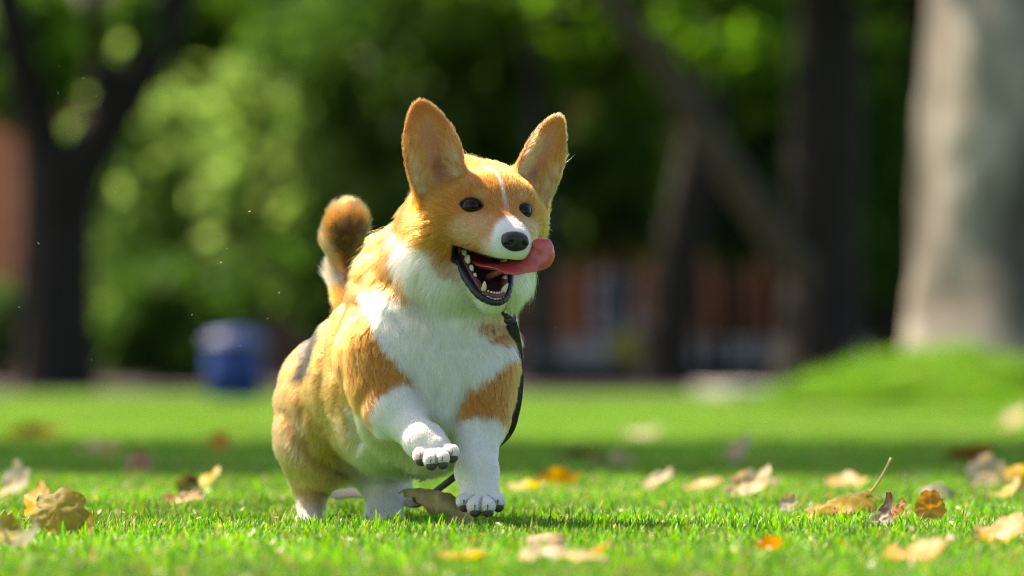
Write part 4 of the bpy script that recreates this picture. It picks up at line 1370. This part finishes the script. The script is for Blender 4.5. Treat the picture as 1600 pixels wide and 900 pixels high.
shrub('tall_shrub', (SX(330, 69), 69, 4.3), (1.5, 1.0, 1.1), 7000, .12, M_L1, 'green shrub crown high above the blue bin', 52)
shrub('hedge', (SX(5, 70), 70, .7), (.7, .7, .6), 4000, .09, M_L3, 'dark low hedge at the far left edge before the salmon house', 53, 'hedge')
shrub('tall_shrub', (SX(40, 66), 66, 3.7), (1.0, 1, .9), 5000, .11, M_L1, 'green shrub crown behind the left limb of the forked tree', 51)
for k_, (x_, y_, lab_) in enumerate([(-12.5, 60, 'broad green tree standing left of the salmon house front'), (11.5, 58, 'broad green tree standing right of the view'), (-19, 74, 'farthest broad tree to the left of the park'), (18, 72, 'farthest broad tree to the right of the park')]):
    t = tree('park_tree', (x_, y_, 0), lab_)
    limb('trunk', [(x_, y_, 0), (x_ + .1, y_, 2.5), (x_, y_, 5)], [.32, .26, .14], M_BARK, t, seed=90 + k_)
    foliage('crown', [((x_, y_, 5.4), (3.6, 2.8, 2.6)), ((x_ - 1.8, y_ - .5, 3.4), (2.2, 1.8, 1.5)), ((x_ + 2.0, y_ - .3, 3.2), (2.2, 1.8, 1.4))], 9000, .15, M_L1, t, 95 + k_)
# far wood closing the view
wood_blobs = []
rw = random.Random(5)
for i in range(46):
    x = -26 + i * 1.15 + rw.uniform(-.5, .5)
    wood_blobs.append(((x, 112 + rw.uniform(-4, 4), rw.uniform(4.5, 8)), (rw.uniform(1.8, 2.8), 2, rw.uniform(2.2, 3.6))))
    wood_blobs.append(((x + .5, 108 + rw.uniform(-3, 3), rw.uniform(1.0, 3)), (rw.uniform(1.4, 2.2), 2, rw.uniform(1.4, 2.2))))
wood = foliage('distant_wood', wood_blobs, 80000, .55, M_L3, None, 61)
tag(wood, 'dark mass of distant trees closing the view', kind='stuff')
# dark backing hill, added to close bright sky gaps in the wood
hx = np.linspace(-160, 160, 60); hy = np.linspace(122, 260, 24)
HX, HY = np.meshgrid(hx, hy)
HZ = 9.0 * sstep((HY - 122) / 26) * (1 + .18 * vnoise(np.stack([HX * .09, HY * .05, HX * 0], -1))) + (HY - 122) * .05 - .3
nx, ny = len(hx), len(hy)
ii, jj = np.meshgrid(np.arange(nx - 1), np.arange(ny - 1)); q0 = (jj * nx + ii).ravel()
hill = link(bpy.data.objects.new('hillside', fast_mesh('hillside', np.stack([HX.ravel(), HY.ravel(), HZ.ravel()], 1), np.stack([q0, q0 + 1, q0 + nx + 1, q0 + nx], 1),
    pbr('hillside_green', (.014, .04, .007), .95, .35, .6))))
tag(hill, 'dark backing hill added behind the park', kind='structure')
road = link(bpy.data.objects.new('bare_ground', fast_mesh('bare_ground', np.array([(-80, 38.7, .002), (80, 38.7, .002), (80, 123, .002), (-80, 123, .002)], dtype=float), np.array([[0, 1, 2, 3]]),
    pbr('shaded_earth', (.045, .038, .030), .9, 3, .3))))
tag(road, 'dark bare earth under the trees behind the lawn', kind='structure')
# canopy of the tall trees between the wood and the lawn (they stand beyond the shrubs)
for i, (x, y, z, rx, ry, rz, lab) in enumerate([
        (-.5, 64, 6.6, 3.6, 3.2, 1.9, 'tall tree behind the hedge, its crown above the dog'),
        (4.2, 62, 6.4, 3.4, 3.2, 1.9, 'tall tree behind the dark shrubs at the right')]):
    t = tree('tall_tree', (x, y, 0), lab)
    limb('trunk', [(x, y, 0), (x + .1, y, 3), (x, y, 6.5)], [.26, .2, .12], M_BARK, t, seed=70 + i)
    foliage('crown', [((x, y, z), (rx, ry, rz)), ((x - 1.6, y - .6, z - .9), (1.6, 1.6, 1.0)), ((x + 1.5, y - .4, z - .7), (1.7, 1.6, 1.0))], 9000, .14, M_L1, t, 80 + i)
# ================================================================== THINGS BEHIND
def box(lo, hi):
    x0, y0, z0 = lo; x1, y1, z1 = hi
    V = [(x0, y0, z0), (x1, y0, z0), (x1, y1, z0), (x0, y1, z0), (x0, y0, z1), (x1, y0, z1), (x1, y1, z1), (x0, y1, z1)]
    F = [(0, 3, 2, 1), (4, 5, 6, 7), (0, 1, 5, 4), (1, 2, 6, 5), (2, 3, 7, 6), (3, 0, 4, 7)]
    return V, F
def bx(name, lo, hi, mat, parent=None, bev=0.0):
    V, F = box(lo, hi)
    o = mesh_obj(name, V, F, mat, parent, smooth=False)
    if bev:
        m = o.modifiers.new('bevel', 'BEVEL'); m.width = bev; m.segments = 2
    return o
def lathe(name, prof, c, mat, parent=None, seg=32):
    prof = [(r * .69, z * .66) for r, z in prof]
    V, F = [], []
    for (r, z) in prof:
        for k in range(seg):
            a = 2 * math.pi * k / seg
            V.append((c[0] + r * math.cos(a), c[1] + r * math.sin(a), c[2] + z))
    for j in range(len(prof) - 1):
        for k in range(seg):
            F.append((j * seg + k, j * seg + (k + 1) % seg, (j + 1) * seg + (k + 1) % seg, (j + 1) * seg + k))
    return mesh_obj(name, V, F, mat, parent)
# blue bin
BC = (SX(367, 33), 33, 0)
bn_ = tag(empty('litter_bin', BC), 'round blue litter bin with a pale liner left of the dog', 'bin')
M_BLUE = pbr('blue_plastic', (.004, .032, .25), .45, 12, .2)
lathe('barrel', [(.0, .0), (.20, .0), (.225, .03), (.245, .26), (.25, .27), (.25, .30), (.242, .31), (.245, .50), (.255, .51), (.255, .54), (.23, .54), (.225, .1), (0, .1)], BC, M_BLUE, bn_)
lathe('rim_band', [(.256, .50), (.266, .505), (.266, .545), (.256, .55)], BC, M_BLUE, bn_)
lathe('liner_bag', [(.235, .48), (.245, .545), (.270, .55), (.272, .515), (.262, .51)], BC, pbr('pale_liner', (.20, .21, .28), .5, 10, .3), bn_)
lathe('lid', [(.262, .545), (.264, .56), (.22, .60), (.10, .625), (.0, .63)], BC, M_BLUE, bn_)

# low grey wall with darker foot and pale slab before it
M_W1 = pbr('slate_wall', (.60, .60, .70), .8, 6, .25); M_W2 = pbr('dark_wall_foot', (.022, .022, .026), .85, 6, .3)
wall = tag(empty('low_wall', (SX(1020, 62), 62, 0)), 'low slate grey wall with a dark foot behind the leaning trunk', 'wall')
xw0 = SX(820, 62)
for k in range(13):
    bx('wall_block', (xw0 + k * .30, 62, .26), (xw0 + k * .30 + .292, 62.35, .46 + .004 * (k % 3)), M_W1, wall, .008)
bx('wall_foot', (xw0, 62.03, 0), (xw0 + 3.9, 62.32, .255), M_W2, wall)
bx('coping', (xw0 - .02, 61.97, .47), (xw0 + 3.92, 62.38, .50), M_W1, wall, .006)
slab = tag(bx('paving_slab', (SX(1092, 44), 38, -.02), (SX(1190, 44), 46, .07), pbr('pale_concrete', (.36, .36, .33), .8, 9, .2), None, .01), 'pale concrete slab lying in the lawn before the grey wall', 'paving slab')

# round yellow sign on a short post
sg = tag(empty('yellow_sign', (SX(976, 60), 60, 0)), 'small round yellow sign on a short post left of the leaning trunk', 'sign')
V, F = tube([(SX(976, 60), 60, 0), (SX(976, 60), 60, .30)], .022, 10); mesh_obj('post', V, F, pbr('brown_post', (.12, .07, .03), .8), sg)
V, F = tube([(SX(976, 60), 59.97, .42), (SX(976, 60), 60.0, .42)], [.17, .17], 28); mesh_obj('disc', V, F, pbr('yellow_paint', (.42, .36, .03), .5), sg)

# brick houses beyond the trees
M_BRICK = pbr('salmon_brick', (.66, .25, .12), .85, 3, .25)
M_BRICK2 = pbr('brown_brick', (.26, .09, .035), .85, 3, .3)
M_GLASS = pbr('window_glass', (.10, .13, .17), .1, spec=.8)
M_FRM = pbr('pale_window_frame', (.40, .41, .44), .6)
def house(x0, x1, Y, h, mat, label, seed):
    r = random.Random(seed)
    hs = tag(empty('brick_house', ((x0 + x1) / 2, Y, 0)), label, 'house')
    bx('wall', (x0, Y, 0), (x1, Y + 8, h), mat, hs)
    x = x0 + .7
    for row in (0.85, 3.0):
        x = x0 + .7
        while x < x1 - 1.2:
            f = bx('window', (x, Y - .05, row), (x + .62, Y - .004, row + .80), M_FRM, hs)
            bx('pane', (x + .05, Y - .065, row + .05), (x + .29, Y - .052, row + .75), M_GLASS, f)
            bx('pane', (x + .33, Y - .065, row + .05), (x + .57, Y - .052, row + .75), M_GLASS, f)
            bx('sill', (x - .06, Y - .12, row - .09), (x + .68, Y - .01, row - .01), M_FRM, hs)
            x += 2.6 + r.uniform(-.2, .3)
    # pitched roof
    V = [(x0 - .3, Y - .4, h), (x1 + .3, Y - .4, h), (x1 + .3, Y + 8.4, h), (x0 - .3, Y + 8.4, h), (x0 - .3, Y + 4, h + 2.2), (x1 + .3, Y + 4, h + 2.2)]
    F = [(0, 1, 5, 4), (2, 3, 4, 5), (0, 4, 3), (1, 2, 5), (0, 3, 2, 1)]
    mesh_obj('roof', V, F, pbr('roof_tiles', (.10, .07, .06), .9, 4, .3), hs, smooth=False)
    return hs
house(-13.5, -6.7, 86, 4.4, M_BRICK, 'salmon brick house showing at the far left edge', 1)
house(-6.4, .3, 90, 5.0, pbr('dull_brown_brick', (.17, .085, .055), .85, 3, .3), 'dull brown brick house hidden behind the blue bin and hedge', 3)
house(.6, 4.0, 88, 5.6, M_BRICK2, 'brown brick house behind the leaning trunk', 2)

# ================================================================== LEASH
M_LEASH = pbr('leash_webbing', (.013, .013, .014), .5, bump=.8, bump_scale=700)
def strap(name, path, halfw, thick, across, mat, parent=None):
    pts = catmull(path, 8); V, F = [], []
    ac = catmull(across, 8)
    for i, p in enumerate(pts):
        t = pts[min(i + 1, len(pts) - 1)] - pts[max(i - 1, 0)]; t /= np.linalg.norm(t)
        a = ac[i] - t * (ac[i] @ t); a /= np.linalg.norm(a); n = np.cross(t, a)
        for (sa, sn) in ((-1, -1), (-.8, -1.25), (.8, -1.25), (1, -1), (1, 1), (.8, 1.25), (-.8, 1.25), (-1, 1)):
            V.append(tuple(p + a * halfw * sa + n * thick * sn))
        if i:
            b0 = (i - 1) * 8
            for k in range(8): F.append((b0 + k, b0 + (k + 1) % 8, b0 + 8 + (k + 1) % 8, b0 + 8 + k))
    F.append(tuple(range(8))); F.append(tuple(len(V) - 8 + k for k in range(8)))
    return mesh_obj(name, V, F, mat, parent)
leash = strap('leash', [P(800, 505, .02), P(808, 545, .035), P(810, 600, .045), P(804, 645, .05), P(790, 684, .07), P(752, 715, .16), P(712, 744, .20), P(680, 768, .25), P(652, 786, .30), P(612, 778, .42), P(560, 770, .52), P(525, 772, .62), P(515, 760, .72), P(540, 756, .80), P(580, 764, .72)],
              .0062, .0011, [(.9, .3, .1)] * 4 + [(.9, .4, .3)] * 2 + [(.3, .5, .9)] * 4 + [(.1, .6, .8)] * 5, M_LEASH)
tag(leash, 'black webbing leash hanging from the collar and trailing behind the front legs', 'leash')

# ================================================================== FALLEN LEAVES
def dead_leaf_material():
    q = NT('dry_leaf')
    a = q.n('ShaderNodeAttribute', attribute_name='tint')
    f = q.noise(45, 5, .6); c = q.mix(1.0, a.outputs['Color'], q.ramp(f, [(.3, (.62, .55, .5)), (.6, (1.05, 1.05, 1.05))]), 'MULTIPLY')
    d = q.n('ShaderNodeBsdfPrincipled'); d.inputs['Roughness'].default_value = .6; d.inputs['Specular IOR Level'].default_value = .3; q.l(c, d.inputs['Base Color'])
    bn = q.n('ShaderNodeBump'); bn.inputs['Strength'].default_value = .6; bn.inputs['Distance'].default_value = .002; q.l(q.noise(120, 4), bn.inputs['Height']); q.l(bn.outputs[0], d.inputs['Normal'])
    hs = q.n('ShaderNodeHueSaturation'); hs.inputs['Value'].default_value = 1.5; hs.inputs['Saturation'].default_value = 1.25; q.l(c, hs.inputs['Color'])
    t = q.n('ShaderNodeBsdfTranslucent'); q.l(hs.outputs[0], t.inputs[0])
    m = q.n('ShaderNodeMixShader'); m.inputs[0].default_value = .38; q.l(d.outputs[0], m.inputs[1]); q.l(t.outputs[0], m.inputs[2])
    return q.done(m.outputs[0])
M_DRY = dead_leaf_material()
M_STEM = pbr('leaf_stalk', (.50, .36, .16), .6, 60, .2)
PAL = {'tan': (.58, .43, .25), 'pale': (.68, .58, .42), 'orange': (.56, .27, .07), 'yellow': (.55, .40, .08), 'olive': (.20, .19, .06),
       'brown': (.17, .085, .035), 'rust': (.30, .12, .05), 'grey': (.38, .33, .30), 'green': (.18, .24, .12), 'dark': (.05, .035, .02)}
def leaf(u, v, size, c1, c2, label, yaw=0., pitch=0., roll=0., curl=(8., 3.), lift=.012, lobes=5, stem=None, seed=0, crumple=.12, elong=1.0, Y=None, squash=1.0):
    """one dry leaf resting where row v meets the lawn; size = half span in metres; curl = bend along / across (1/m * size)"""
    r = np.random.default_rng(seed + 100)
    Yd = CAM_H * FPX / (v - HOR) if Y is None else Y
    x0 = SX(u, Yd)
    NR, NA = 9, 60
    V, C = [], []
    c1 = np.array(PAL[c1]); c2 = np.array(PAL[c2])
    ph = r.uniform(0, 6, 3)
    for i in range(NR + 1):
        rr = i / NR
        for k in range(NA):
            an = 2 * math.pi * k / NA
            # outline: pointed lobes around, notch at the stalk (an = pi)
            lob = abs(math.cos(lobes * an / 2)) ** .7
            rad = .78 + .22 * lob + .05 * math.sin(9 * an + ph[0]) + .035 * math.sin(17 * an + ph[1])
            rad *= (1 - .35 * math.exp(-((an - math.pi) / .28) ** 2)) * (1 + .18 * math.cos(an))
            rad = 1 * rr * (1 + (rad - 1) * rr ** 1.5)
            x = rad * math.cos(an) * elong; y = rad * math.sin(an) * squash
            vein = math.exp(-(((an * lobes / (2 * math.pi)) % 1 - .5) ** 2 - .25) * 0) 
            z = crumple * float(vnoise(np.array([x * 2.3 + seed, y * 2.3, seed * 1.7]))) + crumple * .5 * float(vnoise(np.array([x * 6 + seed, y * 6, 3.1])))
            z += -.05 * (1 - lob) * rr
            V.append((x, y, z)); 
            m = float(np.clip(.5 + .9 * float(vnoise(np.array([x * 1.6 + seed * 2.1, y * 1.6, 9.3]))), 0, 1))
            col = c1 * (1 - m) + c2 * m
            vn_ = min(abs(((an * lobes / (2 * math.pi) + .0) % 1) - .0), abs(((an * lobes / (2 * math.pi)) % 1) - 1))
            col = col * (1 + .35 * math.exp(-(vn_ * rr / .05) ** 2)) * (1 - .25 * (rr > .93))
            C.append(col)
    V = np.array(V); kx, ky = curl[0] / 10, curl[1] / 10
    # roll the sheet: bend along x then along y (true cylinders, so that it curls over)
    def bend(p, s, k):
        if abs(k) < 1e-3: return p, s
        R = 1 / k
        return np.sin(p * k) * (R - s), R - np.cos(p * k) * (R - s)
    X2, Z2 = bend(V[:, 0], V[:, 2], kx); Yb, Z3 = bend(V[:, 1], Z2, ky)
    V = np.stack([X2, Yb, Z3], 1) * size * 1.12
    R = (Matrix.Rotation(math.radians(yaw), 3, 'Z') @ Matrix.Rotation(math.radians(pitch), 3, 'Y') @ Matrix.Rotation(math.radians(roll), 3, 'X'))
    R = np.array(R); V = V @ R.T
    V[:, 2] -= np.percentile(V[:, 2], 4) - lift
    F = []
    for i in range(NR):
        for k in range(NA):
            F.append((i * NA + k, i * NA + (k + 1) % NA, (i + 1) * NA + (k + 1) % NA, (i + 1) * NA + k))
    me = fast_mesh('fallen_leaf', V, np.array(F), M_DRY); point_color(me, 'tint', np.clip(np.array(C), 0, 1))
    o = link(bpy.data.objects.new('fallen_leaf', me)); o.location = (x0, Yd, float(ground_z(x0, Yd)))
    tag(o, label, 'leaf', 'fallen leaves on the lawn')
    if stem:
        s0 = V[int(NR * .9) * NA + NA // 2]
        pts = [s0, s0 + np.array(stem) * .5 + np.array([0, 0, -.004]), s0 + np.array(stem)]
        Vs, Fs = tube(catmull(pts, 5), [.0016] * 9 + [.0020, .0024], 8)
        so = mesh_obj('stem', Vs, Fs, M_STEM, o, world_space=False)
    return o

leaf(88, 846, .039, 'olive', 'yellow', 'big dark curled leaf with glowing orange upper edge at the left', yaw=-8, pitch=8, roll=58, curl=(-9, -5), seed=1, crumple=.10, squash=.8)
leaf(60, 842, .022, 'tan', 'orange', 'translucent orange-yellow leaf leaning on the big dark curled leaf', yaw=-30, pitch=-60, curl=(6, 4), seed=2, Y=6.60, lift=.03)
leaf(35, 872, .026, 'grey', 'green', 'grey-green folded leaf in front of the big dark leaf', yaw=10, pitch=-20, curl=(14, 6), seed=3, stem=(-.012, 0, .03))
leaf(8, 868, .020, 'yellow', 'olive', 'yellow leaf cut by the left edge of the photo', yaw=60, pitch=-50, curl=(8, 2), seed=4)
leaf(28, 782, .030, 'pale', 'grey', 'pale blurred upright leaf at the left edge behind the dark one', yaw=40, pitch=-60, curl=(10, 4), seed=5)
leaf(6, 790, .022, 'tan', 'pale', 'small tan leaf touching the left edge below the pale one', yaw=10, pitch=-30, curl=(8, 4), seed=6)
leaf(68, 795, .026, 'tan', 'grey', 'flat tan leaf right of the pale upright leaf', yaw=90, curl=(5, 4), seed=7)
leaf(318, 783, .030, 'pale', 'yellow', 'pale leaf with yellow underside propped up left of the hind leg', yaw=-10, pitch=-28, curl=(7, 6), seed=8, lift=.018)
leaf(294, 785, .018, 'olive', 'dark', 'small dark olive leaf standing beside the pale yellow one', yaw=70, pitch=-70, curl=(8, 3), seed=9)
leaf(280, 803, .030, 'pale', 'rust', 'crumpled pale scrap of leaf left of the hind leg', yaw=35, curl=(8, 8), seed=10, crumple=.3)
leaf(343, 722, .019, 'orange', 'orange', 'bright orange little leaf standing up in the shaded grass', yaw=80, pitch=-88, curl=(3, 3), seed=11, lift=.035, Y=11.6, stem=(0, 0, -.045), squash=1.1)
leaf(686, 832, .047, 'olive', 'tan', 'olive brown twisted leaf under the dog beside the hind foot', yaw=-25, pitch=14, roll=-10, curl=(-7, -12), seed=12, elong=1.25, lift=.014, Y=6.98)
leaf(850, 868, .036, 'brown', 'tan', 'arched rusty brown leaf in front of the dog shadow', yaw=5, pitch=-4, roll=12, curl=(-10, -7), seed=13, elong=1.2, lift=.004, squash=.6)
leaf(868, 896, .046, 'pale', 'tan', 'wide pale tan leaf at the bottom edge below the arched one', yaw=6, roll=4, squash=.55, curl=(-4, 5), seed=14, elong=1.15)
leaf(715, 893, .026, 'yellow', 'olive', 'yellowish leaf low in the grass at the bottom edge', yaw=50, curl=(5, 4), seed=15)
leaf(925, 893, .018, 'yellow', 'orange', 'small yellow leaf right of the wide pale one', yaw=0, pitch=-30, curl=(5, 4), seed=16)
leaf(1022, 775, .028, 'pale', 'tan', 'narrow pale leaf tilted up to the right behind the dog', yaw=15, pitch=-30, roll=20, curl=(3, 9), seed=17, squash=.6)
leaf(1090, 780, .032, 'tan', 'pale', 'pale tan leaf lying between two tilted ones', yaw=-8, pitch=-8, curl=(5, 8), seed=18)
leaf(1165, 790, .040, 'pale', 'tan', 'bright tan leaf with orange foot in full sun', yaw=20, pitch=-25, roll=20, curl=(6, 9), seed=19, squash=.8)
leaf(1200, 768, .022, 'tan', 'grey', 'small tan leaf behind the bright tan one', yaw=70, curl=(5, 7), seed=20)
leaf(1318, 813, .052, 'olive', 'tan', 'curled olive and yellow leaf with a long stalk rising to the right', yaw=180, pitch=6, roll=25, curl=(-8, -9), seed=21, stem=(.032, 0, .050), lift=.010, elong=1.1, Y=7.25, squash=.62)
leaf(1378, 835, .030, 'grey', 'rust', 'crumpled grey scrap with rusty edge in front of the stalked leaf', yaw=35, pitch=-35, curl=(12, 9), seed=22, crumple=.2, squash=.6, lobes=3)
leaf(1400, 828, .018, 'rust', 'orange', 'torn rust-coloured piece beside the crumpled grey scrap', yaw=0, pitch=-50, curl=(5, 3), seed=23, crumple=.3)
leaf(1453, 825, .019, 'orange', 'orange', 'upright bright orange leaf right of the crumpled scrap', yaw=85, pitch=-70, curl=(3, 4), seed=24, crumple=.1, lobes=3)
leaf(1462, 792, .040, 'green', 'grey', 'grey-green arched leaf behind the orange one', yaw=0, roll=10, curl=(-11, -7), seed=25, lift=.01)
leaf(1572, 790, .028, 'pale', 'yellow', 'curled yellow-tan leaf near the right edge', yaw=-20, pitch=-20, curl=(12, 4), seed=26)
leaf(1594, 780, .026, 'tan', 'yellow', 'tan leaf standing on end at the right edge', yaw=70, pitch=-80, curl=(13, 3), seed=27)
leaf(1560, 866, .036, 'orange', 'pale', 'orange leaf with white curled rim near the right edge', yaw=15, pitch=-10, roll=-35, curl=(7, 6), seed=28, squash=.7)
leaf(1590, 850, .022, 'grey', 'olive', 'grey-olive leaf touching the right edge behind the orange one', yaw=-15, pitch=-5, curl=(8, 6), seed=29)
leaf(1425, 893, .036, 'pale', 'orange', 'pale leaf with orange tip blurred at the bottom right', yaw=8, pitch=-5, roll=-25, curl=(6, 7), seed=30, squash=.7)
leaf(1196, 877, .018, 'rust', 'orange', 'small rusty leaf low in the grass right of the dog', yaw=0, roll=-20, curl=(6, 6), seed=31)
leaf(1232, 812, .014, 'tan', 'grey', 'tiny tan flake standing left of the stalked leaf', yaw=50, pitch=-60, curl=(9, 4), seed=32)
leaf(950, 740, .045, 'green', 'pale', 'pale green leaf in the shaded band behind the dog', yaw=0, roll=-15, curl=(5, 5), seed=33)
leaf(1155, 732, .036, 'grey', 'tan', 'greyish tan leaf standing in the shaded band', yaw=30, pitch=-50, curl=(6, 5), seed=34)
leaf(895, 725, .055, 'brown', 'dark', 'dark brown leaf in the shade beside the dog', yaw=10, curl=(6, 6), seed=35)
leaf(1315, 772, .034, 'tan', 'pale', 'tan leaf at the front edge of the shade', yaw=0, roll=-15, curl=(4, 7), seed=36)
leaf(1505, 732, .060, 'brown', 'olive', 'brown leaf in the shade at the right', yaw=20, roll=-10, curl=(6, 6), seed=37)
leaf(1540, 770, .030, 'grey', 'tan', 'grey leaf standing behind the curled yellow-tan one', yaw=70, pitch=-60, curl=(6, 4), seed=38)
leaf(145, 718, .050, 'tan', 'pale', 'tan leaf in the shaded band at the left', yaw=0, roll=-15, curl=(4, 4), seed=39)
leaf(45, 690, .070, 'brown', 'dark', 'dark leaf at the back of the shaded band, far left', yaw=0, roll=-10, curl=(4, 6), seed=40)
leaf(218, 752, .024, 'rust', 'grey', 'rusty leaf at the front of the shade, left', yaw=70, pitch=-70, curl=(4, 4), seed=41)
leaf(815, 778, .030, 'pale', 'yellow', 'pale yellow leaf right behind the reaching front paw', yaw=0, roll=-10, curl=(5, 6), seed=42)
leaf(865, 766, .036, 'yellow', 'brown', 'yellow-brown leaf right of the pale yellow one', yaw=-15, roll=-15, curl=(6, 6), seed=43)
leaf(712, 802, .022, 'pale', 'tan', 'pale leaf between the dog front paws in the grass', yaw=30, curl=(6, 6), seed=44, Y=7.55)
leaf(1585, 672, .060, 'pale', 'yellow', 'pale leaf in sun at the foot of the mound, right edge', yaw=20, pitch=-30, curl=(5, 5), seed=45)
leaf(1000, 690, .060, 'pale', 'green', 'pale leaf at the sunny far edge of the shaded band', yaw=20, pitch=-10, curl=(5, 5), seed=46)

# flecks kicked up into the air round the dog
r_ = np.random.default_rng(77)
spk = [(232, 198), (342, 284), (150, 150), (215, 342), (418, 498), (143, 562), (320, 240), (92, 103), (195, 330), (436, 457), (258, 187), (130, 122), (375, 540), (300, 492), (345, 410), (60, 380), (868, 512), (90, 145), (355, 388), (30, 480), (925, 700), (428, 716), (180, 300), (390, 330)]
Vs_, Fs_ = [], []
for (u, v) in spk:
    c = np.array(at(u, v, r_.uniform(6.5, 7.3))); a = r_.normal(0, 1, 3); a /= np.linalg.norm(a); b = np.cross(a, r_.normal(0, 1, 3)); b /= np.linalg.norm(b)
    s = r_.uniform(.0006, .0013); k = len(Vs_)
    Vs_ += [tuple(c + a * s * 1.8), tuple(c + b * s * .6), tuple(c - a * s * 1.8), tuple(c - b * s * .6), tuple(c + np.cross(a, b) * s * .5)]
    Fs_ += [(k, k + 1, k + 4), (k + 1, k + 2, k + 4), (k + 2, k + 3, k + 4), (k + 3, k, k + 4), (k, k + 3, k + 2, k + 1)]
tag(mesh_obj('flying_flecks', Vs_, Fs_, pbr('pale_fleck', (.6, .55, .4), .7), None, False), 'tiny pale flecks of grass thrown into the air beside the dog', kind='stuff')
